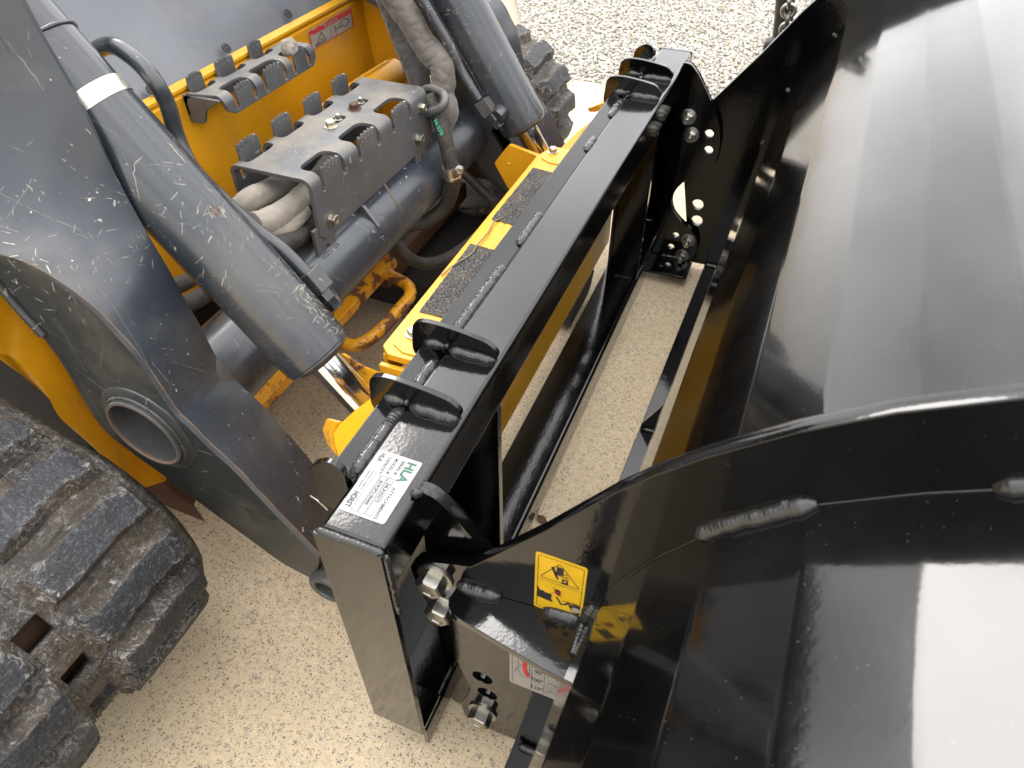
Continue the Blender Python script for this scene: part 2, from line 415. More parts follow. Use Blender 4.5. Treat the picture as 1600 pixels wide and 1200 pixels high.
def stones(name):
    k = N(name); ge = k.n('NewGeometry'); rp = k.n('ValToRGB'); k.l(ge.outputs['Random Per Island'], rp.inputs[0])
    e = rp.color_ramp; e.interpolation = 'LINEAR'
    for p, c in ((0, (.30, .28, .24)), (.15, (.48, .445, .37)), (.40, (.62, .58, .49)), (.55, (.43, .41, .37)), (.66, (.69, .66, .58)), (.86, (.62, .53, .38)), (1, (.76, .74, .68))):
        c = tuple(.68*q for q in c)
        if p in (0, 1): e.elements[int(p)].color = (*c, 1)
        else: e.elements.new(p).color = (*c, 1)
    c = k.mix(k.ramp(k.noise(120, 4), .4, .7, 0, .35), rp.outputs[0], (.36, .33, .28))
    return k.set(color=c, rough=.85, normal=k.bump(k.noise(150, 3), .4, .003))

def fabric(name, c1, c2, dirt=(.2, .17, .13)):
    k = N(name); c = k.mix(k.ramp(k.noise(18, 5, .6), .3, .7), c1, c2); c = k.mix(k.ramp(k.noise(30, 6, .7), .52, .75, 0, .55), c, dirt)
    wv = k.n('TexWave'); wv.inputs['Scale'].default_value = 420; k.l(k.co, wv.inputs['Vector'])
    b = k.bump(k.noise(500, 2), .4, .001); b = k.bump(k.noise(38, 2), .2, .005, b)
    return k.set(color=c, rough=.75, normal=b, sheen=.3)

def metal(name, c, rough=.28, tint=None):
    k = N(name); cc = k.mix(k.ramp(k.noise(70, 4), .4, .7), c, tint or tuple(x*.75 for x in c))
    return k.set(color=cc, metal=1., rough=k.ramp(k.noise(60, 4), .3, .7, rough*.7, rough*1.4), normal=k.bump(k.noise(220, 3), .08, .001))

def grit():
    k = N('anti_slip_grit'); v = k.vor(620); sx = k.n('SeparateColor'); k.l(k.vor(620, out='Color'), sx.inputs[0])
    c = k.mix(k.ramp(sx.outputs[0], .5, 1), (.022, .022, .022), (.17, .16, .145)); c = k.mix(k.ramp(k.noise(25, 6, .7), .45, .75, 0, .35), c, (.22, .17, .11))
    return k.set(color=c, rough=.9, normal=k.bump(v, .9, .002))

M = dict(
    black=black_paint('black_gloss_paint', .12, .045, .07), shell=black_paint('black_shell_paint', .12, .014, .45, (.0018, .0017, .0017)), weld=black_paint('painted_weld', .22, .10, .5, (.02, .0195, .019)),
    grey=grey_paint('worn_grey_paint'), barrel=grey_paint('cylinder_grey_paint', (.022, .027, .033), .45, .6, .4, .24, .5), armside=grey_paint('shaded_arm_grey', (.024, .026, .025), .7, .6, .5, .36),  # armside: arm grey with shade put in for the face turned from the sky
    stepg=grey_paint('step_grey_paint', (.064, .069, .077), .5, .5, 1.6, .46), door=grey_paint('door_grey_paint', (.095, .103, .117), .25, .25, .6, .42), darkg=grey_paint('dark_frame_paint', (.05, .05, .05), .3, .4, .9, .5),
    yellow=yellow_paint('yellow_paint', dirt=.35, rust=.08), ybeam=yellow_paint('bright_yellow_paint', (.62, .305, .007), .25, .02), yrust=yellow_paint('worn_yellow_paint', (.66, .30, .006), .6, .86), ydirty=yellow_paint('dirty_yellow_paint', (.60, .28, .006), .85, .3),
    yrust2=yellow_paint('rusty_yellow_bar', (.55, .25, .006), .7, 1.08), rust=yellow_paint('rusty_steel', (.075, .036, .018), .6, .5, .7, (.05, .03, .02)),
    scuff=flat('bare_scratch', (.27, .255, .205), .6), rustline=flat('worn_bare_edge', (.13, .085, .055), .6), lug=rubber('worn_rubber_lug', .05, .95, (.019, .021, .025), 0., .2), belt=rubber('muddy_rubber_belt', .42, 1.15, (.024, .022, .020), .6), glass=black_paint('dark_cab_glass', .03, .0, 0, (.02, .026, .024)), hose=rubber('hose_rubber', .22, .12, (.028, .028, .026)), plast=rubber('black_plastic', .12, .05, (.022, .022, .022)),
    concrete=concrete(), stone=stones('gravel_stone'),
    sleeve=fabric('grey_woven_sleeve', (.075, .067, .058), (.125, .11, .09)), dsleeve=fabric('dark_woven_sleeve', (.05, .044, .043), (.09, .078, .074)), canvas=fabric('pale_leather', (.19, .165, .145), (.27, .24, .18), (.13, .10, .058)),
    zinc=metal('zinc_plated_steel', (.47, .46, .43), .36, (.36, .34, .27)), yzinc=metal('yellow_zinc', (.62, .57, .44), .3, (.64, .62, .55)), chrome=metal('chrome_rod', (.78, .78, .79), .13, (.72, .71, .70)), steel=metal('dark_steel', (.16, .15, .14), .4), band=metal('bare_metal_band', (.74, .70, .62), .33, (.62, .58, .50)),
    grit=grit(), white=flat('white_decal', (.30, .30, .305), .55), cream=flat('cream_decal', (.33, .305, .27), .55), black_ink=flat('black_ink', (.012, .012, .012), .5), green_ink=flat('green_ink', (.035, .11, .07), .7), grey_ink=flat('grey_ink', (.03, .032, .035), .7), red_ink=flat('red_ink', (.52, .02, .03), .45), ydecal=flat('yellow_decal', (.62, .37, .006), .45),
    bark=flat('dry_bark', (.20, .145, .085), .9), leaf=flat('dry_leaf', (.13, .075, .035), .85), mark=flat('green_marking', (.05, .42, .28), .6), void=flat('shade_black', (.012, .010, .009), .9), soil=flat('dried_soil', (.30, .25, .19), .95),  # void: near-black that puts the shade under the machine into the colour
)
# ------------------------------------------------------------------ the ground: concrete slab, gravel beyond its edge
SLAB_EDGE = 2.56
def structure(o): o['kind'] = 'structure'; return o
structure(new('concrete_slab', [(-60, -60, G), (60, -60, G), (60, SLAB_EDGE, G), (-60, SLAB_EDGE, G), (-60, -60, G-.12), (60, -60, G-.12), (60, SLAB_EDGE, G-.12), (-60, SLAB_EDGE, G-.12)],
    [(0, 1, 2, 3), (4, 7, 6, 5), (3, 2, 6, 7), (0, 3, 7, 4), (1, 5, 6, 2), (0, 4, 5, 1)], M['concrete'], None, False))
structure(new('gravel_bed', [(-60, SLAB_EDGE+.004, G-.03), (60, SLAB_EDGE+.004, G-.03), (60, 120, G-.03), (-60, 120, G-.03)], [(0, 1, 2, 3)], M['soil'], None, False))
def gravel():
    rnd = random.Random(3); bm = bmesh.new(); bmesh.ops.create_icosphere(bm, subdivisions=1, radius=1)
    base = [v.co.copy() for v in bm.verts]; fs = [tuple(v.index for v in f.verts) for f in bm.faces]; bm.free()
    shapes = []
    for q in range(14):
        sx, sy, sz = rnd.uniform(.8, 1.35), rnd.uniform(.7, 1.05), rnd.uniform(.5, .8)
        shapes.append([Vector((v.x*sx, v.y*sy, v.z*sz))*(1+.22*mnoise.noise(v*1.6+Vector((q*7, q, 0)))) for v in base])
    V = []; F = []
    def put(x, y, z, r):
        sh = rnd.choice(shapes); a = rnd.uniform(0, 6.3); ca, sa = math.cos(a), math.sin(a); t = rnd.uniform(-.5, .5); b = len(V)
        for v in sh:
            X, Z = v.x*math.cos(t)-v.z*math.sin(t), v.x*math.sin(t)+v.z*math.cos(t)
            V.append((x+(X*ca-v.y*sa)*r, y+(X*sa+v.y*ca)*r, z+Z*r))
        F.extend(tuple(b+i for i in f) for f in fs)
    y = SLAB_EDGE+.012
    while y < 9.0:
        d = .0112 if y < 4.6 else .017; x0, x1 = -.75-.50*(y-2.5), .75+.20*(y-2.5); x = x0
        while x < x1:
            put(x+rnd.uniform(-.5, .5)*d, y+rnd.uniform(-.5, .5)*d, G-.010+rnd.uniform(-.008, .008), d*rnd.uniform(.48, .82)); x += d
        y += d*.93
    for i in range(70):                     # a few that strayed onto the slab edge
        put(rnd.uniform(-.9, .1), SLAB_EDGE-abs(rnd.gauss(0, .03)), G+.003, rnd.uniform(.003, .007))
    o = new('gravel', V, F, M['stone'], None, True, 0, 2, 60, False); o['kind'] = 'stuff'
    return o
gravel()
# ------------------------------------------------------------------ the black bucket and its mounting frame
bucket = thing('loader_bucket', 'glossy black steel bucket on a welded black mounting frame, coupled in front of the loader', 'bucket', (0, .735, G))
bucket_off = Vector((0, .735, G))
def B(o):                                   # keep world coordinates under the moved Empty
    o.location = -bucket_off; return o
B_parent = bucket
class _Off: pass
MID = 1.47                                  # y -> MID - y mirrors the frame
# outer profile of the rolled shell, (x, z); every corner is a press-brake bend
PROF = [(.164, -.012), (.1715, .13), (.1765, .24), (.183, .325), (.1935, .408), (.2125, .490), (.2455, .567), (.291, .640), (.347, .701), (.407, .745), (.466, .780), (.533, .809), (.604, .832), (.678, .849), (.755, .860), (.84, .867), (1.02, .872)]
def offset(pr, d):
    o = []
    for i, p in enumerate(pr):
        a = Vector(pr[max(0, i-1)]); b = Vector(pr[min(len(pr)-1, i+1)]); t = (b-a).normalized()
        o.append((p[0]+t.y*d, p[1]-t.x*d))
    return o
def bent(pr, r=.004, n=2):
    o = [pr[0]]
    for i in range(1, len(pr)-1):
        p = Vector(pr[i]); a = Vector(pr[i-1])-p; c = Vector(pr[i+1])-p; A = p+a.normalized()*r; Bq = p+c.normalized()*r
        for k in range(n+1):
            t = k/n; q = A*(1-t)**2+p*2*t*(1-t)+Bq*t*t; o.append((q.x, q.y))
    return o+[pr[-1]]
YAW_B = .0165                               # the bucket hangs a touch askew in its pivots
yx = lambda y: YAW_B*(y-.055)
Y0, Y1 = -.62, 2.09
pr = bent(PROF); inn = offset(pr, .006)
ys = [Y0+(Y1-Y0)*i/40 for i in range(41)]
V = []; F = []
m = len(pr)
for y in ys:
    for (x, z) in pr:
        wob = .0012*mnoise.noise(Vector((x*6, y*2.2, z*6)))+.0006*mnoise.noise(Vector((x*17, y*7, z*17)))
        V.append((x-wob+yx(y), y, z+wob))
    for (x, z) in inn: V.append((x+yx(y), y, z))
for j in range(len(ys)-1):
    for i in range(m-1):
        a = j*2*m+i; b = a+2*m; F.append((a, a+1, b+1, b)); F.append((a+m, b+m, b+m+1, a+m+1))
    a = j*2*m; b = a+2*m; F += [(a, b, b+m, a+m), (a+m-1, a+2*m-1, b+2*m-1, b+m-1)]
shell = new('shell', V, F, M['shell'], B_parent, True, 0, 2, 60)
wn = shell.modifiers.new('flats', 'WEIGHTED_NORMAL'); wn.mode = 'FACE_AREA'; wn.weight = 100; wn.keep_sharp = True
# closing side plates at both ends of the bucket, floor and cutting edge
side = [(.172, -.012)]+[(x+.001, z) for x, z in pr[1:]]+[(1.02, .86), (1.06, .50), (1.10, -.012)]
for y in (Y0-.012, Y1): plate('side_plate', [(x+yx(y), z) for x, z in side], 'y', y, y+.0115, M['black'], B_parent, .001)
box('floor_plate', .168, 1.14, Y0, Y1, -.012, -.002, M['black'], B_parent, .001)

# side ribs: the big plates that carry the pivots
edge = [(-.012, .372), (-.015, .398), (-.004, .417), (.03, .434), (.064, .446), (.105, .502), (.146, .558), (.206, .647), (.235, .684), (.267, .719), (.320, .769), (.369, .807), (.425, .841), (.50, .873), (.60, .902), (.72, .922)]
back = [(x+.003, z-.001) for x, z in pr if x < .69][::-1]
lugp = [(.165, -.002), (.045, -.002), (.034, .012), (.030, .045), (.040, .085), (.048, .12), (.038, .165), (.015, .267)]
riboutline = edge+back+lugp
holes = [circ(.069, .172, .0145), circ(.075, .126, .0145), circ(.069, .362, .0135), circ(.075, .322, .0135)]
rib = cutplate('side_rib', [riboutline]+holes, 'y', .055, .069, M['black'], B_parent)
rib2 = mirror_y(rib, B_parent, MID)
def near_prof(x, z): return min((Vector((x, z))-Vector(a)-(Vector(b)-Vector(a))*max(0, min(1, (Vector((x, z))-Vector(a)).dot(Vector(b)-Vector(a))/(Vector(b)-Vector(a)).length_squared))).length for a, b in zip(pr, pr[1:]))
for v in rib2.data.vertices: v.co.x += .0225 if near_prof(v.co.x, v.co.z) < .007 else (.014 if v.co.z > .30 else .020)
# weld beads between rib and shell (stitches), on the outer and the inner side
def onprof(t0, t1, y, off=.001, n=9):
    L = [0]
    for a, b in zip(pr, pr[1:]): L.append(L[-1]+math.dist(a, b))
    o = []
    for i in range(n):
        s = t0+(t1-t0)*i/(n-1); j = max(k for k in range(len(L)) if L[k] <= s+1e-9); j = min(j, len(pr)-2)
        u = (s-L[j])/(L[j+1]-L[j]); o.append(Vector((yx(y)+pr[j][0]+(pr[j+1][0]-pr[j][0])*u-off, y, pr[j][1]+(pr[j+1][1]-pr[j][1])*u+off*.7)))
    return o
for s0, s1 in ((.655, .765), (.872, 1.05), (.28, .36), (.435, .472)):
    wb = weld(onprof(s0, s1, .0550), .0085, M['weld'], rib)
    wb.name = 'weld_bead'
for s0, s1 in ((.37, .382), (.50, .510), (.64, .648)):
    weld(onprof(s0, s1, MID-.072), .0055, M['weld'], rib2)

tube('seam', onprof(.30, 1.05, .0546, .0, 60), .0011, M['black'], rib, 8, 1)
# sloping gusset shelf on the outer face of the rib
zS = lambda x: .398+.16*(x-.045)
shelf_px = [(714, 921), (705, 940), (845, 1045), (884, 1058), (910, 968)]
def onshelf(px, py):
    for _ in range(1): pass
    x = .1
    for _ in range(12): q = P(px, py, z=zS(x)); x = q.x
    return q
a = onshelf(706, 928); b = onshelf(845, 1043); c = onshelf(885, 1057)
tops = [(.046, .0552), (.043, .045), (a.x, a.y), (a.x+.01, a.y-.008), (b.x, b.y), (c.x, c.y), (.193, .0552)]
SH = rounded([(.046, .0552), (.044, .030), (.058, .018), (b.x, b.y), (c.x, c.y-.004), (.1945, .0552)], [0, .012, .008, .01, .002, 0])
V = [(x, y, zS(x)) for x, y in SH]+[(x, y, zS(x)-.011) for x, y in SH]; n = len(SH)
shelf = new('gusset_shelf', V, [tuple(range(n)), tuple(range(2*n-1, n-1, -1))]+[(i, (i+1) % n, n+(i+1) % n, n+i) for i in range(n)], M['black'], B_parent, True, .0016)
weld([(.046, .0540, zS(.046)+.001), (.07, .0538, zS(.07)+.001), (.100, .0540, zS(.1)+.001)], .0085, M['weld'], shelf)
weld([(.150, .0540, zS(.15)+.001), (.17, .0538, zS(.17)+.001), (.193, .0540, zS(.193)+.001)], .0085, M['weld'], shelf)
weld([(.1955, .052, .425), (.1945, .0, .415)], .004, M['weld'], shelf)
mirror_tree(shelf, B_parent, MID)

# floor bar behind the shell with its gussets
bar = box('floor_bar', .117, .166, Y0, Y1, -.011, -.001, M['black'], B_parent, .0015)
for v in bar.data.vertices: v.co.x += yx(v.co.y)
weld([(.117+.006, .049, .002), (.158, .049, .002)], .006, M['weld'], bar)
weld([(.139, MID-.074, .002), (.180, MID-.074, .002)], .006, M['weld'], bar)
for y in (.742, -.30, 1.78):
    gs = plate('gusset', [(x+yx(y), z) for x, z in [(.119, -.0005), (.119, .012), (.158, .085), (.1725, .085), (.168, -.0005)]], 'y', y, y+.010, M['black'], B_parent, .0012)
    weld([(.124+yx(y), y-.003, .002), (.162+yx(y), y-.003, .002)], .0048, M['weld'], gs)

# mounting frame
tubew = .076
top = box('top_tube', -.076, 0, 0, 1.47, .444, .52, M['black'], B_parent, .0065, 4)
endp = plate('end_plate', [(-.079, .06), (.0005, .058), (.0005, .519), (-.079, .519)], 'y', -.0085, -.0005, M['black'], B_parent, .001)
mirror_y(endp, B_parent, MID)
weld([(-.077, -.0035, .5195), (.0, -.0035, .5195)], .0042, M['weld'], top, pitch=.006)
wb = weld([(.0015, -.002, .513), (.001, -.001, .40)], .0045, M['weld'], top, pitch=.007)
web = box('web_plate', -.079, -.071, .0, .30, .06, .4435, M['black'], B_parent, .001); mirror_y(web, B_parent, MID)
post = plate('flange_plate', [(-.0705, .0605), (-.0005, .0605), (-.0005, .40), (.0, .4435), (-.0705, .4435)], 'y', .283, .297, M['black'], B_parent, .0012); mirror_y(post, B_parent, MID)
rail = plate('bottom_rail', rounded([(-.088, .060), (.002, .060), (.002, .006), (-.006, .006), (-.006, .051), (-.088, .051)], [0, .009, 0, 0, .004, 0]), 'y', .0, 1.47, M['black'], B_parent, .0008)
for y in (.278, MID-.278): weld([(-.06, y+(.016 if y < .7 else -.016), .062), (-.012, y+(.016 if y < .7 else -.016), .062)], .0042, M['weld'], rail)
box('end_foot', -.07, .0, .0, .05, .0605, .0685, M['black'], B_parent, .001)

# hooked lip along the back of the tube
lip = new('hook_lip', *prism_data([(-.077, .513), (-.103, .527), (-.107, .520), (-.078, .504)], 'y', .067, 1.403), M['black'], B_parent, True, .0012)
yy = [.075, .185, .215, .275, .32, .50, .56, .66, .90, .96, 1.06, 1.15, 1.20, 1.26, 1.31, 1.40]
for a, b in zip(yy[::2], yy[1::2]): weld([(-.080, a, .5145), (-.081, (a+b)/2, .515), (-.080, b, .5145)], .0085, M['weld'], lip, pitch=.005)

# stop tabs standing across the tube
def tab(y, full=True):
    if full: ol = rounded([(-.006, .521), (-.002, .534), (-.016, .548), (-.045, .553), (-.085, .557), (-.122, .554), (-.127, .500), (-.115, .485), (-.078, .500), (-.077, .521)], [.001, .010, .018, .02, .03, .024, .01, .01, 0, 0])
    else: ol = rounded([(-.079, .521), (-.079, .541), (-.098, .548), (-.124, .532), (-.127, .46), (-.079, .46)], [.002, .012, .012, .02, .006, 0])
    t = plate('stop_tab', ol, 'y', y-.004, y+.004, M['black'], B_parent, .0013)
    if full:
        weld([(-.070, y-.0045, .5205), (-.04, y-.0047, .5205), (-.006, y-.0042, .5205)], .0088, M['weld'], t, pitch=.0055)
        weld([(-.106, y-.0045, .522), (-.092, y-.0045, .5235), (-.078, y-.0045, .524)], .0075, M['weld'], t)
        for k in range(2): weld([(-.076-.006*k, y-.005, .526-.002*k), (-.070-.006*k, y-.0055, .526-.002*k)], .0078, M['weld'], t)
    else: weld([(-.080, y+.004, .535), (-.079, y+.006, .524), (-.079, y+.012, .520)], .0052, M['weld'], t)
    return t
for y in (.190, .299): tab(y)
for y in (1.172, 1.280): tab(y)
tab(.062, False); tab(1.408, False)

# ear plates that hold the ribs
ear_ol = rounded([(-.001, .448), (-.001, .5235), (.014, .5235), (.036, .503), (.081, .437), (.106, .392), (.115, .345), (.112, .285), (.098, .268), (.072, .262), (.047, .243), (.027, .213), (.021, .18), (.032, .149), (.060, .124), (.100, .098), (.114, .055), (.095, -.004), (.004, -.004), (-.001, .04)],
    [0, 0, .012, .02, .03, .03, .03, .02, .02, .02, .02, .02, .02, .02, .02, .02, .03, .02, .01, .01])
ear = cutplate('mounting_ear', [ear_ol, circ(.085, .371, .0105), circ(.091, .331, .0105), circ(.050, .083, .0085), circ(.043, .045, .0085)], 'y', .074, .090, M['black'], B_parent)
ear2 = mirror_y(ear, B_parent, MID)
for k in range(3): weld([(-.008+.004*k, .070+.003*k, .523-.002*k), (.004, .074+.004*k, .5245-.003*k)], .0058, M['weld'], ear)
weld([(-.004, .0745+.016, .50), (.0, .0745+.016, .46)], .005, M['weld'], ear)
foot_ol = rounded([(.0, 1.296), (.108, 1.296), (.108, 1.376), (.0, 1.376)], [.004, .015, 0, 0])
foot = cutplate('ear_foot', [foot_ol, circ(.032, 1.332, .0075)], 'z', .006, .015, M['black'], B_parent)
weld([(.02, 1.374, .018), (.085, 1.374, .018)], .005, M['weld'], foot); mirror_tree(foot, B_parent, MID)
# bolts through ear and rib: heads on the outside of the near rib, nuts on the inside of the far ear
for (x, z) in ((.018, .398), (.024, .338), (.066, .058)):
    bolt((x, .0545, z), (0, -1, 0), .0155, M['zinc'], B_parent, .017, 1.45, .3)
for (x, z) in ((.030, .405), (.044, .363), (.085, .077), (.077, .027)):
    bolt((x, MID-.0902, z), (0, -1, 0), .0125, M['zinc'], B_parent, .013, 1.5, .1, stud=.016)
# ------------------------------------------------------------------ lettering helpers and the stickers of the bucket
def text_data(s, size, bold=0., sx=1.):
    cu = bpy.data.curves.new('t', 'FONT'); cu.body = s; cu.size = size; cu.offset = bold; cu.fill_mode = 'FRONT'; cu.resolution_u = 3
    t = bpy.data.objects.new('t', cu); me = bpy.data.meshes.new_from_object(t)
    V = [(v.co.x*sx, v.co.y) for v in me.vertices]; F = [tuple(p.vertices) for p in me.polygons]
    bpy.data.objects.remove(t); bpy.data.curves.remove(cu); bpy.data.meshes.remove(me)
    return V, F
class Print:
    """flat print on a decal: pieces given in decal units, laid on the plane o + u*U + v*Vv"""
    def __init__(s, o, U, Vv): s.o = Vector(o); s.U = Vector(U); s.V = Vector(Vv); s.n = s.U.cross(s.V).normalized(); s.by = {}
    def add(s, ink, V, F, lift=1):
        A = s.by.setdefault(ink, ([], [])); b = len(A[0])
        A[0].extend(s.o+s.U*u+s.V*v+s.n*(.00035*lift) for u, v in V); A[1].extend(tuple(b+i for i in f) for f in F)
    def text(s, ink, t, u, v, size, rot=0, bold=0., sx=1., align='l', lift=1):
        V, F = text_data(t, size, bold, sx)
        if not V: return
        wd = max(p[0] for p in V); du = {'l': 0, 'c': -wd/2, 'r': -wd}[align]; c, q = math.cos(rot), math.sin(rot)
        s.add(ink, [(u+(a+du)*c-b*q, v+(a+du)*q+b*c) for a, b in V], F, lift)
    def poly(s, ink, pts, lift=1): s.add(ink, pts, [tuple(range(len(pts)))], lift)
    def line(s, ink, pts, wd, closed=False, lift=1):
        n = len(pts)
        for i in range(n if closed else n-1):
            a = Vector(pts[i]); b = Vector(pts[(i+1) % n]); d = b-a
            if d.length < 1e-6: continue
            d.normalize(); q = Vector((-d.y, d.x))*wd/2; e = d*wd*.45
            s.add(ink, [tuple(a-e-q), tuple(b+e-q), tuple(b+e+q), tuple(a-e+q)], [(0, 1, 2, 3)], lift+i*.02)
    def build(s, parent, name='lettering'):
        for ink, (V, F) in s.by.items():
            new(name if ink != 'dummy' else name, V, F, M[ink], parent, False, 0, fix=False)
def decal(name, o, U, Vv, wd, ht, mat, parent, r=.1, label=None):
    ol = rounded([(0, 0), (wd, 0), (wd, ht), (0, ht)], r); o = Vector(o); U = Vector(U); Vv = Vector(Vv); nn = U.cross(Vv).normalized()
    V = [o+U*a+Vv*b+nn*.0002 for a, b in ol]+[o+U*a+Vv*b-nn*.0003 for a, b in ol]; n = len(ol)
    d = new(name, V, [tuple(range(n)), tuple(range(2*n-1, n-1, -1))]+[(i, (i+1) % n, n+(i+1) % n, n+i) for i in range(n)], mat, parent, False)
    if label: d['label'] = label
    return d, Print(o, U, Vv)
# rating plate on the tube: text runs from the far end towards the near end
o = Vector((-.0695, .113, .5205)); U = Vector((0, -.087, 0)); Vv = Vector((.054, 0, 0))     # u along the tube towards the viewer, v towards the bucket
# decal units: u 0..1, v 0..1 (1 = .087 m by .054 m)
dl, pr_ = decal('rating_plate', o, U*1, Vv*1, 1, 1, M['white'], B_parent, .05, 'white rating plate with serial number')
k = .087; s = .054
class Sc(Print): pass
pp = Print(o, Vector((0, -1, 0)), Vector((1, 0, 0)))
pp.text('green_ink', 'HLA', .004, .0385, .0145, bold=.0006, sx=1.05)
pp.text('grey_ink', 'ATTACHMENTS', .0415, .0395, .0054, sx=1.12, bold=.0001)
for t, v, bx in (('SERIAL #', .0315, '24LA50275'), ('MODEL #', .0232, 'BOKSP2100400'), ('CAPACITY', .0150, '')):
    pp.text('grey_ink', t, .005, v, .0054, sx=1.0, bold=.0001)
    u0 = .032; pp.line('grey_ink', [(u0, v-.0022), (.083, v-.0022), (.083, v+.0048), (u0, v+.0048)], .00045, True)
    if bx: pp.text('grey_ink', bx, .038, v-.0008, .0060 if bx[0] == '2' else .0052, sx=1.0, bold=.00012)
pp.text('grey_ink', 'MANUFACTURED BY', .030, .0082, .0030); pp.text('grey_ink', 'MADE IN CANADA', .030, .0042, .0030)
pp.text('grey_ink', 'HLA', .004, .0050, .0075, bold=.0002, sx=.8); pp.text('grey_ink', 'HORST', .060, .0040, .0088, bold=.0003, sx=.75)
pp.build(dl)
# yellow crush-hazard sticker on the rib
o = Vector((.1385, .0549, .414)); dl, _ = decal('warning_sticker', o, (1, 0, 0), (0, 0, 1), .0535, .107, M['ydecal'], B_parent, .004, 'yellow crushing hazard sticker')
# (rib leans with the sheet: the sticker sits square to the ground)
pp = Print(o, (1, 0, 0), (0, 0, 1))
w_, h_ = .0535, .107
pp.line('black_ink', rounded([(.003, .004), (w_-.003, .004), (w_-.003, h_-.004), (.003, h_-.004)], .003), .0006, True)
pp.line('black_ink', [(.003, .060), (w_-.003, .060)], .0006)
pp.line('black_ink', rounded([(.0055, .0645), (w_-.0055, .0645), (.0255, .0985)], .004), .0010, True)
pp.poly('black_ink', [(.0225, .0785), (.0300, .0785), (.0300, .0925), (.0225, .0925)]); pp.poly('black_ink', [(.0290, .0650), (.0355, .0650), (.0355, .0735), (.0290, .0735)])
pp.poly('black_ink', [(.0165, .0880), (.0195, .0905), (.0225, .0820), (.0255, .0700), (.0235, .0690), (.0195, .0790)])
pp.line('black_ink', [(.0215, .0785), (.0300, .0765), (.0355, .0765)], .0014); pp.line('black_ink', [(.0305, .0820), (.0355, .0835)], .0010); pp.line('black_ink', [(.0305, .0815), (.0350, .0785)], .0010)
pp.poly('ydecal', circ(.0322, .0700, .0016, 10), 2)
pp.poly('black_ink', [(.0032, .0235), (.0205, .0215), (.0205, .0250), (.0190, .0265), (.0190, .0330), (.0205, .0345), (.0180, .0375), (.0120, .0365), (.0105, .0385), (.0060, .0380), (.0045, .0420), (.0032, .0460)])
pp.poly('black_ink', [(.0215, .0490), (.0265, .0505), (.0285, .0480), (.0290, .0410), (.0270, .0380), (.0245, .0400), (.0225, .0420)])
pp.line('red_ink', [(.0190, .0405), (.0310, .0500)], .0008, lift=3); pp.line('red_ink', [(.0200, .0520), (.0305, .0385)], .0008, lift=3)
pp.line('black_ink', [(.0250, .0340), (.0300, .0240), (.0340, .0255), (.0385, .0320), (.0500, .0310)], .0024); pp.line('black_ink', [(.0320, .0310), (.0500, .0340)], .0012)
pp.poly('black_ink', [(.0370, .0290), (.0420, .0180), (.0500, .0130), (.0500, .0300)]); pp.poly('cream', circ(.0465, .0225, .0048, 16), 2)
pp.build(dl, 'pictogram')
# angle chart sticker below the shelf
o = Vector((.109, .0549, .196)); dl, _ = decal('angle_chart', o, (1, 0, 0), (0, 0, 1), .0725, .125, M['cream'], B_parent, .004, 'pale angle chart sticker with red arc and degrees')
pp = Print(o, (1, 0, 0), (0, 0, 1))
pp.line('black_ink', [(.004, .004), (.004, .121)], .0006); pp.line('black_ink', [(.030, .004), (.030, .121)], .0006); pp.line('black_ink', [(.047, .004), (.047, .121)], .0006)
for i, (t, v) in enumerate((('90°', .055), ('100°', .032), ('110°', .009))):
    pp.text('black_ink', t, .0455, v, .0125, bold=.0003, sx=.72, align='r'); pp.line('black_ink', [(.030, v+.018), (.071, v+.018)], .0005)
    pp.line('grey_ink', [(.050, v+.001), (.057, v+.012), (.064, v+.002), (.066, v+.013)], .0007); pp.line('grey_ink', [(.051, v+.013), (.062, v+.006), (.069, v+.014)], .0006)
    pp.line('grey_ink', [(.062, v-.001), (.062, v+.011), (.068, v+.012), (.069, v)], .0005)
arc = [(.0235+.012*math.cos(a)+.006, .062+.030*math.sin(a)) for a in [R(115+13*i) for i in range(11)]]
inr = [(.0265+.009*math.cos(a)+.006, .062+.022*math.sin(a)) for a in [R(245-13*i) for i in range(11)]]
pp.poly('red_ink', arc+inr, 2)
pp.line('grey_ink', [(.007, .040), (.013, .060), (.010, .088), (.022, .098), (.027, .090), (.027, .034), (.014, .030)], .0007); pp.line('grey_ink', [(.012, .050), (.020, .072), (.011, .080)], .0006); pp.line('grey_ink', [(.006, .100), (.028, .085)], .0005); pp.line('grey_ink', [(.007, .036), (.012, .048), (.016, .034)], .0006)
pp.build(dl, 'chart_print')
# ------------------------------------------------------------------ the loader
LM = 1.43                                   # y -> LM - y mirrors the machine
loader = thing('compact_track_loader', 'worn grey and yellow tracked skid loader seen from its front lift arms', 'loader', (-.8, LM/2, G))

# ---- lift arm
rows = [  # low edge, cover edge (both on the outer face), inner edge of the cover
    ((492, 908), (503, 868), (533, 778)), ((440, 880), (416, 778), (470, 700)), ((390, 844), (372, 731), (430, 655)), ((312, 787), (334, 697), (400, 622)),
    ((250, 740), (300, 662), (372, 597)), ((210, 712), (275, 637), (347, 572)), ((165, 675), (225, 562), (312, 506)), ((140, 640), (187, 519), (290, 468)),
    ((122, 609), (150, 481), (265, 422)), ((95, 565), (100, 444), (240, 380)), ((60, 520), (47, 412), (222, 348)), ((0, 453), (0, 397), (182, 275)),
    ((-70, 420), (-70, 372), (130, 170)), ((-140, 380), (-140, 345), (64, 58)), ((-230, 330), (-230, 295), (-10, -80)), ((-330, 270), (-330, 235), (-90, -220))]
YA, YI = .09, .21
A = [P(*r[0], y=YA) for r in rows]; Bc = [P(*r[1], y=YA) for r in rows]; Ci = [P(*r[2], y=YI) for r in rows]
def sm(L, n=4): return smoothpath(L, n)
A, Bc, Ci = sm(A), sm(Bc), sm(Ci)
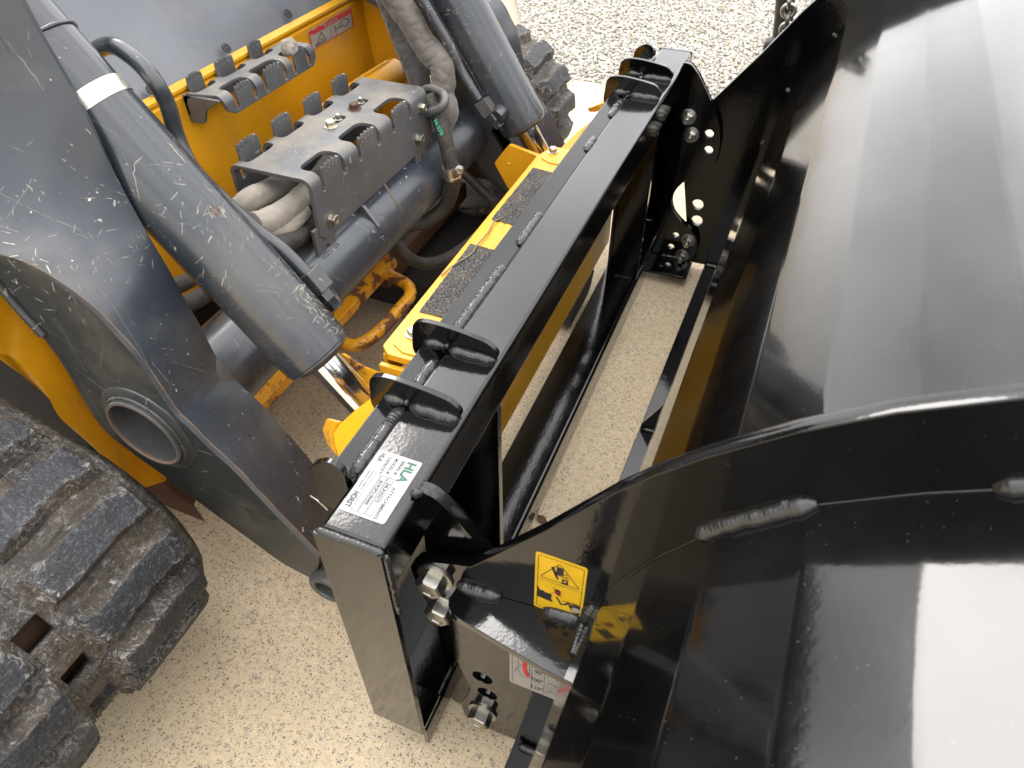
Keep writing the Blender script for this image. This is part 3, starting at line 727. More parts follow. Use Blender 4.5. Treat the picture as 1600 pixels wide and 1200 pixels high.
hole_c = P(230, 673, y=YA)
def inset(L, d):
    o = []
    for i, v in enumerate(L):
        t = (L[min(i+1, len(L)-1)]-L[max(i-1, 0)]); t = Vector((t.x, t.z)).normalized(); o.append((v.x-t.y*d, v.z+t.x*d))
    return o
outl = [(v.x, v.z) for v in A]+inset(Bc, -.007)[::-1]
if sum((q[1]-v.z) for q, v in zip(inset(Bc, -.007), Bc)) > 0: outl = [(v.x, v.z) for v in A]+inset(Bc, .007)[::-1]
arm = cutplate('lift_arm', [outl, circ(hole_c.x, hole_c.z, .0565, 40)], 'y', YA+.004, YA+.014, M['armside'], loader, .001)
V = []; F = []; n = len(A)
for b, c_ in zip(Bc, Ci):
    for k in range(5): V.append(b.lerp(c_, k/4))
for i in range(n-1):
    for k in range(4): F.append((i*5+k, i*5+k+1, i*5+k+6, i*5+k+5))
cover = new('cover_plate', V, F, M['grey'], arm, True, .0012, 2, 40, True, .009, (.5, -.3, 1))
inner = [(v.x, v.z) for v in A]+[(v.x-.03, v.z-.02) for v in Ci[::-1]]
plate('inner_plate', inner, 'y', YI-.018, YI-.008, M['darkg'], arm, 0)
V = []; F = []
for a in A: V += [a+Vector((0, .004, 0)), a+Vector((0, YI-YA-.004, 0))]
for i in range(n-1): F.append((2*i, 2*i+1, 2*i+3, 2*i+2))
lowp = new('lower_plate', V, F, M['armside'], arm, True, solid=.008)
hc = Vector((hole_c.x, YA, hole_c.z))
lathe('pivot_bore', hc, (0, 1, 0), [(.004, .0565), (-.0075, .0565), (-.009, .0555), (-.009, .0525), (-.0075, .0515), (.118, .0515), (.118, .002)], M['darkg'], arm, 48, False, ang=25)
lathe('pivot_ring', hc, (0, 1, 0), [(.006, .0735), (.002, .072), (-.001, .066), (-.002, .0575)], M['armside'], arm, 48, False, ang=25)
weld([hc+Vector((.0580*math.cos(t), -.001, .0580*math.sin(t))) for t in [i*2*math.pi/24 for i in range(25)]], .0034, M['armside'], arm)
ec = P(512, 918, y=YA-.002)
lathe('end_eye', ec, (0, 1, 0), [(-.004, .018), (-.006, .0195), (-.006, .027), (-.003, .030), (.06, .030), (.06, .018)], M['darkg'], arm, 36, False, closed=True, ang=25)
for q in ((390, 797), (426, 809)):
    c_ = P(*q, y=YA+.004); lathe('plug_hole', c_, (0, 1, 0), [(.001, .0048), (-.0008, .0048), (-.0008, .0040), (.0006, .0034)], M['void'], arm, 16)
stiff = P(-20, 440, y=YA); 
tube('formed_rib', [P(-40, 395, y=YA+.002), P(20, 470, y=YA+.002), P(68, 523, y=YA+.002)], .006, M['armside'], arm, 10)
# latch wires at the lower end of the cover
for q in (((463, 788), (500, 818)), ((485, 775), (512, 797))):
    a = P(*q[0], y=.15); b = P(*q[1], y=.145); tube('wire_clip', [a, (a+b)/2+Vector((0, 0, .004)), b], .0016, M['zinc'], arm, 8)
# the paint is worn to rusty steel along the edge of the cover
tube('worn_edge', [v+Vector((0, -.0002, .0)) for v in Bc[::2]], .0009, M['rustline'], arm, 6, 2, False, lambda i, s, th: max(.25, .75+1.2*mnoise.noise(Vector((s*40, 1, 2)))))
lathe('worn_ring', hc, (0, 1, 0), [(-.0091, .0535), (-.0093, .0524), (-.0078, .0513), (-.005, .0514)], M['rustline'], arm, 48, False)
mirror_tree(arm, loader, 1.345)

# ---- tilt cylinders
def cylinder(y, e, u, sign):
    e = P(*e, y=y); u = P(*u, y=y); d = (u-e).normalized()
    c_ = lathe('tilt_cylinder', e, d, [(.0, .036), (.0, .047), (.003, .0495), (.006, .0495), (.0075, .0515), (.62, .0515), (.62, .03)], M['barrel'], loader, 64, ang=28)
    lathe('seal_ring', e, d, [(-.006, .0285), (-.006, .034), (-.003, .0405), (.001, .0405), (.001, .0285)], M['plast'], c_, 40, True, ang=30)
    lathe('piston_rod', e, d, [(-.115, .0235), (.01, .0235)], M['chrome'], c_, 40)
    return c_, e, d
cyl1, e1, d1 = cylinder(.265, (500, 558), (-16, 0), 1)
cyl2, e2, d2 = cylinder(1.075, (820, 197), (714, 0), -1)
for cy, e, d in ((cyl1, e1, d1), (cyl2, e2, d2)):
    s1 = d.cross(Vector((0, 1, 0))); s1 = s1 if s1.z < 0 else -s1
    # flat wear strip welded lengthwise
    sd_ = (Vector((0, -.86, 0)) + s1*.5).normalized() if cy is cyl2 else (Vector((0, -.55, 0))+s1*.83).normalized()
    tube('weld_seam', [e+d*.02+sd_*.0505, e+d*.30+sd_*.0505, e+d*.6+sd_*.0505], .0028, cy.data.materials[0], cy, 8)
bandt = None
bp = P(162, 140, y=.265); tb = (bp-e1).dot(d1)
lathe('clamp_band', e1, d1, [(tb-.010, .0516), (tb-.010, .0526), (tb+.010, .0526), (tb+.010, .0516)], M['band'], cyl1, 64, False)
bt2 = (P(80, 40, y=.265)-e1).dot(d1)
weld([e1+d1*bt2+(Vector((0, math.cos(t), 0))+d1.cross(Vector((0, 1, 0)))*math.sin(t))*.0515 for t in [i*2*math.pi/40 for i in range(41)]], .0026, M['barrel'], cyl1)
# hydraulic steel lines with their port blocks
def line_(pts, r=.0115, m='barrel'): return tube('hydraulic_line', pts, r, M[m], loader, 16, 8)
line_([P(110, 110, y=.36), P(165, 72, y=.345), P(205, 88, y=.34), P(240, 125, y=.335), P(262, 165, y=.338), (P(277, 215, y=.335)), P(300, 262, y=.328), P(345, 310, y=.325), P(400, 360, y=.33), P(440, 390, y=.335), P(482, 432, y=.335)], .0105)
def port(a, axis, c_, side):
    a = Vector(a); ax = Vector(axis).normalized(); s_ = Vector(side).normalized(); up = ax.cross(s_)
    V = [a+ax*i*.017+s_*j*.014+up*k*.014 for i in (-1, 1) for j in (-1, 1) for k in (-1, 1)]
    p = new('port_block', V, [(0, 1, 3, 2), (4, 6, 7, 5), (0, 4, 5, 1), (2, 3, 7, 6), (0, 2, 6, 4), (1, 5, 7, 3)], M['darkg'], c_, True, .002)
    lathe('port_nut', a-ax*.028, -ax, [(-.014, .0135), (.002, .0135), (.004, .012), (.018, .011), (.020, .006)], M['barrel'], c_, 6)
pa = P(492, 440, y=.335); port(pa, P(470, 415, y=.335)-P(510, 462, y=.335), cyl1, (0, -1, 0))
line_([P(655, -10, y=1.0), P(680, 32, y=1.005), P(705, 75, y=1.01), P(722, 112, y=1.012), P(748, 155, y=1.012)], .0105)
pb = P(760, 168, y=1.01); port(pb, P(735, 135, y=1.01)-P(770, 185, y=1.01), cyl2, (0, -1, .2))
lathe('elbow', P(778, 180, y=1.015), (.1, 1, .2), [(-.012, .018), (.03, .018), (.03, .01)], M['barrel'], cyl2, 24)

# ---- paint worn off in places of its own: dashes, long scratches and a scuffed patch
from mathutils.bvhtree import BVHTree
def marks(o, name, lines, mat, parent, lift=.0004):
    me = o.data; T_ = BVHTree.FromPolygons([v.co for v in me.vertices], [tuple(p.vertices) for p in me.polygons]); V = []; F = []
    rnd = random.Random(len(lines))
    for pts, wd in lines:
        hs_ = []
        for (px, py) in pts:
            d = (_f*FPX+_r*(px-800)+_u*(600-py)).normalized(); loc, nrm, i, di = T_.ray_cast(CAM, d)
            if loc is not None: hs_.append((loc, nrm if nrm.dot(d) < 0 else -nrm))
        if len(hs_) < 2: continue
        b = len(V); n = len(hs_)
        for k, (loc, nrm) in enumerate(hs_):
            t = (hs_[min(k+1, n-1)][0]-hs_[max(k-1, 0)][0]).normalized(); q = nrm.cross(t); ww = .62*wd*(.25 if k in (0, n-1) else rnd.uniform(.6, 1.2))/2
            V += [loc+nrm*lift+q*ww, loc+nrm*lift-q*ww]
        for k in range(n-1): F.append((b+2*k, b+2*k+1, b+2*k+3, b+2*k+2))
    o_ = new(name, V, F, mat, parent, False, 0, fix=False); o_['kind'] = 'stuff'
    return o_
rnd_ = random.Random(21)
def poly_(pts, k=3, j=1.0):
    o = []
    for a, b in zip(pts, pts[1:]):
        for i in range(k): o.append((a[0]+(b[0]-a[0])*i/k+rnd_.uniform(-j, j), a[1]+(b[1]-a[1])*i/k+rnd_.uniform(-j, j)))
    return o+[pts[-1]]
def dash(x, y, L, ang, k=3): return [(x+math.cos(ang)*L*(i/k-.5)+rnd_.uniform(-.5, .5), y+math.sin(ang)*L*(i/k-.5)+rnd_.uniform(-.5, .5)) for i in range(k+1)]
am = []
for (x, y) in ((10, 300), (13, 313), (30, 290), (20, 303), (28, 307), (45, 291), (55, 282), (63, 285), (37, 299), (49, 295), (67, 301), (62, 312), (4, 289), (86, 345), (105, 243), (100, 250), (112, 226), (136, 203), (140, 207), (108, 238)): am.append((dash(x, y, rnd_.uniform(5, 11), rnd_.uniform(.5, 1.3)), .0022))
am += [(poly_([(108, 258), (125, 272), (150, 285), (172, 294), (195, 305)], 3, .6), .0010), (poly_([(131, 310), (160, 308), (180, 311), (200, 317)], 3, .6), .0012), (poly_([(45, 45), (44, 75), (60, 112)], 4, .4), .0006), (dash(70, 336, 16, -.6), .0013)]
for i in range(30): am.append((dash(rnd_.uniform(90, 230), rnd_.uniform(350, 450), rnd_.uniform(4, 22), rnd_.uniform(.3, 2.6)), rnd_.uniform(.0004, .0012)))
for i in range(26): am.append((dash(rnd_.uniform(10, 70), 402+rnd_.uniform(-5, 5)+rnd_.random()*30, rnd_.uniform(3, 12), rnd_.uniform(0, 1.2)), rnd_.uniform(.0006, .002)))
for i in range(22): am.append((dash(rnd_.uniform(255, 480), rnd_.uniform(560, 760), rnd_.uniform(2, 6), rnd_.uniform(0, 3)), rnd_.uniform(.0008, .0018)))
marks(cover, 'bare_scratches', am, M['scuff'], cover)
cm_ = [(poly_([(225, 243), (211, 255), (209, 272), (215, 293), (219, 315)], 4, 1.2), .0016), (poly_([(262, 225), (272, 235), (282, 247), (290, 255)], 3, 1.5), .0032), (poly_([(268, 232), (285, 252)], 5, 2), .0014)]
for i in range(120):
    t = rnd_.random(); u = rnd_.gauss(0, 7); x, y = 428+105*t+u*.8, 405+120*t-u*.6
    cm_.append((dash(x, y, rnd_.uniform(4, 15), rnd_.choice((.9, .95, 2.3, .3))+rnd_.uniform(-.25, .25)), rnd_.uniform(.0006, .0020)*(1.3 if .35 < t < .8 else .7)))
for i in range(34): cm_.append((dash(300+rnd_.gauss(0, 9)+rnd_.random()*70, 295+rnd_.gauss(0, 9)+rnd_.random()*70, rnd_.uniform(4, 16), rnd_.uniform(.6, 2.2)), rnd_.uniform(.0004, .0010)))
for i in range(30): cm_.append((dash(rnd_.uniform(330, 500), rnd_.uniform(340, 560), rnd_.uniform(2, 5), rnd_.uniform(0, 3)), rnd_.uniform(.0006, .0014)))
for i in range(16): cm_.append((dash(342+rnd_.gauss(0, 7), 334+rnd_.gauss(0, 6), rnd_.uniform(6, 14), rnd_.uniform(.5, 1.2)), .0022))
marks(cyl1, 'bare_scratches', cm_, M['scuff'], cyl1)
marks(cyl1, 'rust_chip', [(dash(336+rnd_.gauss(0, 4), 329+rnd_.gauss(0, 4), rnd_.uniform(6, 12), rnd_.uniform(.4, 1.2)), .0040) for i in range(9)]+[(dash(388, 519, 9, 1.0), .003)], M['rustline'], cyl1, .0007)

# ---- torque tube across the arms
TX, TZ, TR = -.452, .385, .064
tt = lathe('torque_tube', (TX, YI-.005, TZ), (0, 1, 0), [(0, TR), (LM-2*YI+.01, TR)], M['barrel'], loader, 72)
tt.data.materials[0] = M['grey']
def bracket(y0, y1):
    ol = rounded([(y0, .418), (y1, .430), (y1, .49), (y0, .49)], [.002, .012, 0, 0])
    ym = (y0+y1)/2
    b_ = cutplate('step_bracket', [ol, circ(ym+.002, .445, .0055)], 'x', -.4285, -.4215, M['stepg'], tt)
    weld([(-.419, y0, .436), (-.419, y1, .436)], .0045, M['grey'], b_)
bracket(.506, .560); bracket(.862, .912)
plate('rib_plate', [(-.50, .43), (-.395, .42), (-.42, .455), (-.50, .50)], 'y', .655, .663, M['stepg'], tt, .001)
# ---- grip step over the hoses
def teeth(y0, y1, zb, zt, n=5, dz=.003):
    o = [(y0, zb), (y0, zt-.005)]; w_ = (y1-y0)/n
    for i in range(n):
        s = y0+w_*i; zz = zt+dz*math.sin(math.pi*(i+.5)/n)
        o += [(s+w_*.14, zz-.001), (s+w_*.30, zz+.001), (s+w_*.46, zz-.001), (s+w_*.70, zz-.0095), (s+w_*.90, zz-.0095)] if i < n-1 else [(s+w_*.2, zz-.001), (s+w_*.5, zz), (s+w_*.85, zz-.003)]
    return o+[(y1, zt-.007), (y1, zb)]
SX0, SX1, SZ, SY0, SY1 = -.578, -.42, .575, .522, .925
RBD = .017                                   # outside radius of the sheet bends
st = thing and None
fr_t = [(.560, .612), (.675, .730), (.795, .850)]; bk_t = [(.548, .600), (.645, .692), (.742, .790), (.838, .885)]
def front_outline(ts, z0, zt, y0, y1, up=.020, beta=0):
    o = [(y0, zt)]
    for a, b in ts:
        g = .010
        o += [(a-g, zt), (a-g, zt-.013), (a-g*.8, zt-.0175), (a-g*.5, zt-.019), (a-g*.2, zt-.0175), (a, zt-.013)]
        o += teeth(a, b, zt-.013, zt+up)
        o += [(b+g*.2, zt-.0175), (b+g*.5, zt-.019), (b+g*.8, zt-.0175), (b+g, zt-.013), (b+g, zt)]
    return o
fo = front_outline(fr_t, .463, SZ-RBD, SY0, SY1, RBD+.003)+[(SY1, SZ-RBD), (SY1+.012, .478), (SY1-.006, .463), (SY0+.010, .463), (SY0-.004, .475)]
step = plate('grip_step', fo, 'x', SX1-.007, SX1, M['stepg'], loader, .0007, 1)
def notch(ts, x, dx, y0, y1, rev=False):
    o = []
    for a, b in ts:
        g = .010
        o += [(x, a-g), (x+dx*.5, a-g), (x+dx*.8, a-g+.003), (x+dx*.96, a-g+.010), (x+dx, a-g+.02), (x+dx, b+g-.02), (x+dx*.96, b+g-.010), (x+dx*.8, b+g-.003), (x+dx*.5, b+g), (x, b+g)]
    return o
FX, BX = SX1-RBD, SX0+RBD
topo = [(FX, SY0)]+notch(fr_t, FX, -.026, 0, 0)+[(FX, SY1), (BX, SY1)]+[p for p in notch(bk_t, BX, .014, 0, 0)[::-1]]+[(BX, SY0)]
slot1 = rounded([(-.512, .72), (-.492, .72), (-.492, .752), (-.512, .752)], .008); slot2 = rounded([(-.512, .80), (-.492, .80), (-.492, .832), (-.512, .832)], .008)
cutplate('tread_plate', [topo, slot1, slot2], 'z', SZ-.007, SZ, M['stepg'], step, .0008)
# rounded bends between the teeth
def bends(ts, x, sgn, y0, y1, th=.007):
    edges = [y0]+[v for a, b in ts for v in (a-.010, b+.010)]+[y1]
    for a, b in zip(edges[::2], edges[1::2]):
        V = []; n = 7; cx, cz = x-sgn*RBD, SZ-RBD
        for y in (a, b):
            for rr in (RBD, RBD-th):
                for k in range(n+1):
                    t = math.pi/2*k/n; V.append((cx+sgn*rr*math.sin(t), y, cz+rr*math.cos(t)))
        m = n+1; F = []
        for k in range(n):
            F += [(k, k+1, 2*m+k+1, 2*m+k), (m+k, 3*m+k, 3*m+k+1, m+k+1), (k, m+k, m+k+1, k+1), (2*m+k, 2*m+k+1, 3*m+k+1, 3*m+k)]
        F += [(0, 2*m, 3*m, m), (n, m+n, 3*m+n, 2*m+n)]
        new('bend', V, F, M['stepg'], step, True, 0, 2, 50)
bends(fr_t, SX1, 1, SY0, SY1); bends(bk_t, SX0, -1, SY0, SY1)
bo = front_outline(bk_t, .44, SZ-RBD, SY0, SY1, RBD+.020)+[(SY1, SZ-RBD), (SY1, .46), (SY0, .46)]
plate('back_plate', bo, 'x', SX0, SX0+.007, M['stepg'], step, .0007, 1)
for (x, y, z, d, m) in ((-.420, .556, .488, (1, 0, 0), 'zinc'), (-.420, .876, .492, (1, 0, 0), 'zinc'), (-.420, .897, .545, (1, 0, 0), 'zinc'), (-.497, .705, SZ, (0, 0, 1), 'yzinc'), (-.497, .786, SZ, (0, 0, 1), 'rust')):
    bolt((x, y, z), d, .0085, M[m], step, .009, 1.5, random.random())
for y in (.738, .818): lathe('stud_nut', (-.502, y, SZ-.012), (0, 0, 1), [(0, .008), (.011, .008), (.012, .005), (.020, .005), (.021, .003)], M['zinc'], step, 6)
# ---- hoses in pale leather sleeves inside the step
def sleeve(name, pts, r, m, wr=.10, fr=150, parent=loader, flat=1):
    sd_ = random.random()*40
    def rf(i, s, th):
        q = Vector((s*fr*.27+.5*math.cos(th+sd_), math.cos(th)*.9+sd_, math.sin(th)*.9))
        ridge = 1-abs(mnoise.noise(q))*2.6; r2 = 1-abs(mnoise.noise(q*1.9+Vector((7, 3, 1))))*2.6
        return 1+wr*(.7*mnoise.noise(q*.5)-.85*max(0, ridge-.35)-.4*max(0, r2-.45))
    return tube(name, pts, r, M[m], parent, 36, 26, False, rf, True, flat)
sleeve('leather_sleeve', [P(372, 330, y=.47), P(392, 312, y=.49), P(418, 300, y=.54), P(440, 285, y=.62), P(470, 250, y=.75)], .0195, 'canvas', .09, 110)
sleeve('leather_sleeve', [P(396, 352, y=.43), P(416, 347, y=.455), P(440, 334, y=.50), P(468, 312, y=.55), P(490, 290, y=.64), P(520, 250, y=.78)], .0205, 'canvas', .09, 110)
sleeve('leather_sleeve', [P(400, 352, y=.43), P(422, 364, y=.45), P(450, 356, y=.49), P(478, 328, y=.54)], .0125, 'canvas', .09, 110)
tube('hydraulic_hose', [P(420, 385, y=.42), P(450, 378, y=.47), P(490, 350, y=.56), P(520, 320, y=.66)], .016, M['hose'], loader)
tube('hydraulic_hose', [P(262, 452, y=.30), P(295, 438, y=.36), P(330, 415, y=.42), P(370, 390, y=.48)], .013, M['hose'], loader)
tube('hydraulic_hose', [P(280, 480, y=.27), P(310, 466, y=.33), P(350, 440, y=.40)], .014, M['hose'], loader)
# ---- woven sleeves and hoses beside the far cylinder
sleeve('woven_sleeve', [P(595, -40, y=.99), P(615, -5, y=1.0), P(640, 30, y=1.0), P(665, 72, y=1.0), P(687, 98, y=.995), P(693, 125, y=.985), P(690, 150, y=.975), P(698, 172, y=.96), P(690, 195, y=.95)], .0255, 'sleeve', .15, 150)
sleeve('woven_sleeve', [P(600, -20, y=1.06), P(622, 40, y=1.06), P(640, 85, y=1.05), P(652, 115, y=1.04), P(656, 150, y=1.03), P(660, 195, y=1.0), P(652, 222, y=.96)], .025, 'dsleeve', .16, 160)
tube('coolant_hose', [P(668, 150, y=.935), P(685, 182, y=.925), P(694, 212, y=.915), P(702, 245, y=.91), P(708, 278, y=.91), P(703, 308, y=.915), P(688, 330, y=.91), P(664, 347, y=.88), P(640, 352, y=.84), P(615, 372, y=.80)], .0155, M['hose'], loader, 18)
hz = P(706, 268, y=.91); hz2 = P(709, 285, y=.91)
hcl = lathe('hose_clamp', hz, hz2-hz, [(-.012, .0165), (-.012, .0185), (-.004, .0188), (-.004, .0178), (.010, .0178), (.010, .0188), (.015, .0185), (.015, .0165)], M['band'], loader, 30, False)
bolt(P(718, 266, y=.905), (.4, -.8, .2), .007, M['zinc'], hcl, .006, 1.4)
mk = P(691, 208, y=.898)
tube('hose_hook', [P(655, 172, y=.93), P(662, 178, y=.92), P(690, 168, y=.91), P(694, 148, y=.93), P(672, 138, y=.96), P(655, 145, y=.965)], .0085, M['stepg'], loader, 8, 4)
tube('coolant_hose', [P(600, 348, y=.80), P(622, 382, y=.79), P(640, 404, y=.80), P(668, 412, y=.84), P(700, 403, y=.89), P(735, 380, y=.95), P(775, 345, y=1.03)], .0135, M['hose'], loader, 16)
pm = Print(P(681, 186, y=.900), (P(694, 214, y=.893)-P(681, 186, y=.900)).normalized(), Vector((.75, .1, .65)).normalized()); pm.text('mark', 'N-278', 0, -.006, .012, bold=.0004); pm.build(loader, 'hose_marking')

# ---- front of the chassis
PX, PZT = -.72, .628
pan = [(PX-.012, .638), (PX, .631), (PX+.002, .56), (PX+.016, .46), (PX+.016, .30)]
V = []; F = []; ny = 30
for j in range(ny+1):
    y = .23+(1.205-.23)*j/ny
    for (x, z) in pan: V.append((x+.002*mnoise.noise(Vector((y*3, z*4, 0))), y, z))
for j in range(ny):
    for i in range(len(pan)-1): F.append((j*5+i, j*5+i+1, j*5+i+6, j*5+i+5))
panel = new('front_panel', V, F, M['yellow'], loader, True, 0, 2, 25, solid=.006)
box('panel_lip', PX-.026, PX-.0005, .23, 1.205, .6385, .645, M['ybeam'], panel, .001)
def wing(y): return plate('side_wing', [(PX-.01, .644), (PX+.03, .644), (P(640, 122, y=1.21).x, P(640, 122, y=1.21).z), (PX+.16, .38), (PX-.01, .30)], 'y', y, y+.008, M['yellow'], panel, .001)
wing(1.206); wing(.222)
pq = P(618, 112, y=1.16)
lathe('cross_pipe', (pq.x, .80, pq.z), (0, 1, 0), [(0, .030), (.36, .030), (.36, .022), (.25, .021), (.25, .001)], M['yellow'], panel, 36)
weld([(pq.x-.004, .80, pq.z+.028), (pq.x-.01, .98, pq.z+.030), (pq.x-.004, 1.14, pq.z+.030)], .005, M['yellow'], panel)
# danger decal
o = P(487, 79, x=PX+.003); Uv = P(553, 42, x=PX+.003)-o; o = o+Vector((0, 0, 0)); hgt = P(489, 45, x=PX+.003).z-o.z
W_ = Uv.y; Vz = Vector((0, 0, 1))
dl, pd = decal('danger_decal', o, (0, 1, 0), (0, 0, 1), W_, hgt, M['cream'], loader, .002, 'torn white and red danger decal')
def fr_(pts): return [(a*W_, b*hgt) for a, b in pts]
pd.poly('red_ink', fr_([(0, .74), (.05, .78), (.12, .70), (1, .72), (1, 1), (.45, 1), (.30, .93), (.22, 1), (.12, .92), (.05, 1), (0, .9)]))
for q in ([(0, 0), (.98, 0), (.98, .03), (0, .03)], [(.97, 0), (1, 0), (1, .72), (.97, .72)], [(0, 0), (.025, 0), (.025, .74), (0, .74)]): pd.poly('red_ink', fr_(q))
pd.text('white', 'DANGER', .42*W_, .765*hgt, .23*hgt, bold=.0002, sx=1.1, lift=2); pd.poly('white', fr_([(.33, .77), (.40, .77), (.365, .95)]), 2)
pd.line('black_ink', fr_([(.10, .10), (.33, .13), (.26, .62)]), .0022, True); pd.line('grey_ink', fr_([(.16, .16), (.24, .30), (.28, .20)]), .0016); pd.line('grey_ink', fr_([(.47, .1), (.47, .62)]), .0012)
pd.line('black_ink', fr_([(.57, .12), (.575, .52)]), .0030); pd.line('black_ink', fr_([(.61, .34), (.74, .36)]), .0024); pd.line('grey_ink', fr_([(.66, .50), (.76, .62), (.88, .58), (.90, .36), (.82, .20), (.76, .28)]), .0014); pd.line('grey_ink', fr_([(.80, .24), (.92, .44), (.86, .54)]), .0012)
pd.build(dl, 'decal_print')
# upper grip step
UX0, UX1, UZ, UY0, UY1 = PX+.002, PX+.082, .640, .605, .888
UB = .603
uf = [(.650, .690), (.732, .782), (.822, .860)]; ub = [(.622, .658), (.696, .742), (.790, .826)]
fo = front_outline(uf, UB, UZ-RBD+.003, UY0+.01, UY1, RBD)+[(UY1, UZ-RBD+.003), (UY1, UB+.012), (UY1-.012, UB), (UY0+.03, UB), (UY0+.012, UB+.012)]
ustep = plate('upper_grip_step', fo, 'x', UX1-.006, UX1, M['stepg'], loader, .0007, 1)
FX, BX = UX1-RBD, UX0+RBD
topo = [(FX, UY0+.01)]+notch(uf, FX, -.018, 0, 0)+[(FX, UY1), (BX, UY1)]+[p for p in notch(ub, BX, .010, 0, 0)[::-1]]+[(BX, UY0)]
cutplate('tread_plate', [topo], 'z', UZ-.006, UZ, M['stepg'], ustep, .0008)
bo = front_outline(ub, .58, UZ-RBD+.003, UY0, UY1, RBD+.016)+[(UY1, UZ-RBD+.003), (UY1, .60), (UY0, .60)]
plate('back_plate', bo, 'x', UX0, UX0+.006, M['stepg'], ustep, .0007, 1)
plate('end_plate', rounded([(UX0, .588), (UX0+.032, .588), (UX0+.040, .612), (UX1-.002, UZ-.004), (UX0, UZ-.004)], [.008, .01, .01, 0, 0]), 'y', UY0, UY0+.006, M['stepg'], ustep, .001)
SZ_keep = SZ
SZ = UZ; step, _keep = ustep, step; bends(uf, UX1, 1, UY0+.01, UY1); bends(ub, UX0, -1, UY0, UY1); step = _keep; SZ = SZ_keep
# grey door panel above the yellow front, with rivets
DV = Vector((-.62, 0, .78)).normalized(); D0 = Vector((PX-.030, 0, .640))
V = []; F = []; nx, ny2 = 16, 40
for i in range(nx+1):
    for j in range(ny2+1):
        y = .19+1.05*j/ny2; t = .75*i/nx; p = D0+DV*t
        bulge = .016*(1/(1+math.exp(-(t-.18-.26*max(0, .62-y))*60)))+.003*mnoise.noise(Vector((y*2, t*3, 1)))
        V.append((p.x+DV.z*bulge, y, p.z-DV.x*bulge))
for i in range(nx):
    for j in range(ny2): F.append((i*(ny2+1)+j, i*(ny2+1)+j+1, (i+1)*(ny2+1)+j+1, (i+1)*(ny2+1)+j))
door = new('door_panel', V, F, M['door'], loader, True, 0, 2, 60, solid=.004)
def on_door(px, py):
    d = _f*FPX+_r*(px-800)+_u*(600-py); nrm = Vector((DV.z, 0, -DV.x)); D1 = D0+nrm*.0175; return CAM+d*((D1-CAM).dot(nrm)/d.dot(nrm))
for q in ((450, 21), (354, 75), (237, 140)):
    c_ = on_door(*q)+Vector((DV.z, 0, -DV.x))*0; nrm = Vector((DV.z, 0, -DV.x))
    lathe('rivet', c_, nrm, [(-.001, .0095), (.0012, .0092), (.002, .007), (.0022, .0052), (.0008, .0046), (.0026, .0035), (.003, .001)], M['plast'], door, 20)
# lower cross member, tow loop and underside in near-black standing for shade
cm = thing and box('cross_member', -.66, -.497, .20, .86, .178, .202, M['yrust'], loader, .004)
hk = [P(528, 532, z=.195), P(556, 540, z=.195), P(588, 522, z=.195), P(618, 490, z=.195), P(640, 463, z=.195), P(636, 445, z=.19), P(612, 432, z=.19), P(592, 418, z=.19)]
tl = tube('tow_loop', hk, .0135, [M['yrust'], M['yrust2']], loader, 24, 8)
for p in tl.data.polygons: p.material_index = 1 if p.normal.z-.55*p.normal.x+.25*mnoise.noise(p.center*60) < .18 else 0
ul = P(720, 330, x=-.60)
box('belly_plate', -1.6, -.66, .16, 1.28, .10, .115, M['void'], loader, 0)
box('belly_shade_box', -.70, -.44, .90, 1.36, .02, .10, M['void'], loader, .004)  # added near-black box standing in for deep shade on the ground
box('chassis_body', -1.55, -.735, .17, 1.26, .116, .64, M['void'], loader, 0)
box('valve_block', -.62, -.53, .86, .96, .10, .20, M['rust'], loader, .006)
box('under_rail', -.66, -.525, .865, 1.30, .118, .165, M['rust'], loader, .004)
plate('worn_gusset', [(-.60, .203), (-.505, .203), (-.53, .25), (-.59, .27)], 'y', .84, .852, M['yrust'], loader, .001)
tube('link_rod', [P(722, 268, x=-.50), P(775, 318, x=-.36)], .012, M['darkg'], loader, 14, 1)
# chassis side that shows between the track and the arm
sp = [(-90, 340), (0, 452), (40, 500), (90, 560), (150, 640), (215, 712), (262, 760), (300, 792)]
fold = [(-90, 400), (0, 532), (35, 565), (70, 600), (110, 650), (160, 705), (215, 760), (285, 800)]
V = []; F = []
top_ = sm([P(*q, y=.17) for q in sp], 6); fo_ = sm([P(*q, y=.105) for q in fold], 6); n = len(fo_)
for i, (a, b) in enumerate(zip(top_, fo_)): V += [a+Vector((0, .05, .03)), a, b, b+Vector((-.03, .035, -.16+.12*max(0, (i/n-.6)/.4)))]
for i in range(n-1):
    for k in range(3): F.append((i*4+k, i*4+k+1, i*4+k+5, i*4+k+4))
cs = new('side_fender', V, F, [M['yellow'], M['rust']], loader, True, 0, 2, 20, solid=.005)

for p in cs.data.polygons:
    if (min(p.vertices) % (4*n))//4 > .80*n: p.material_index = 1
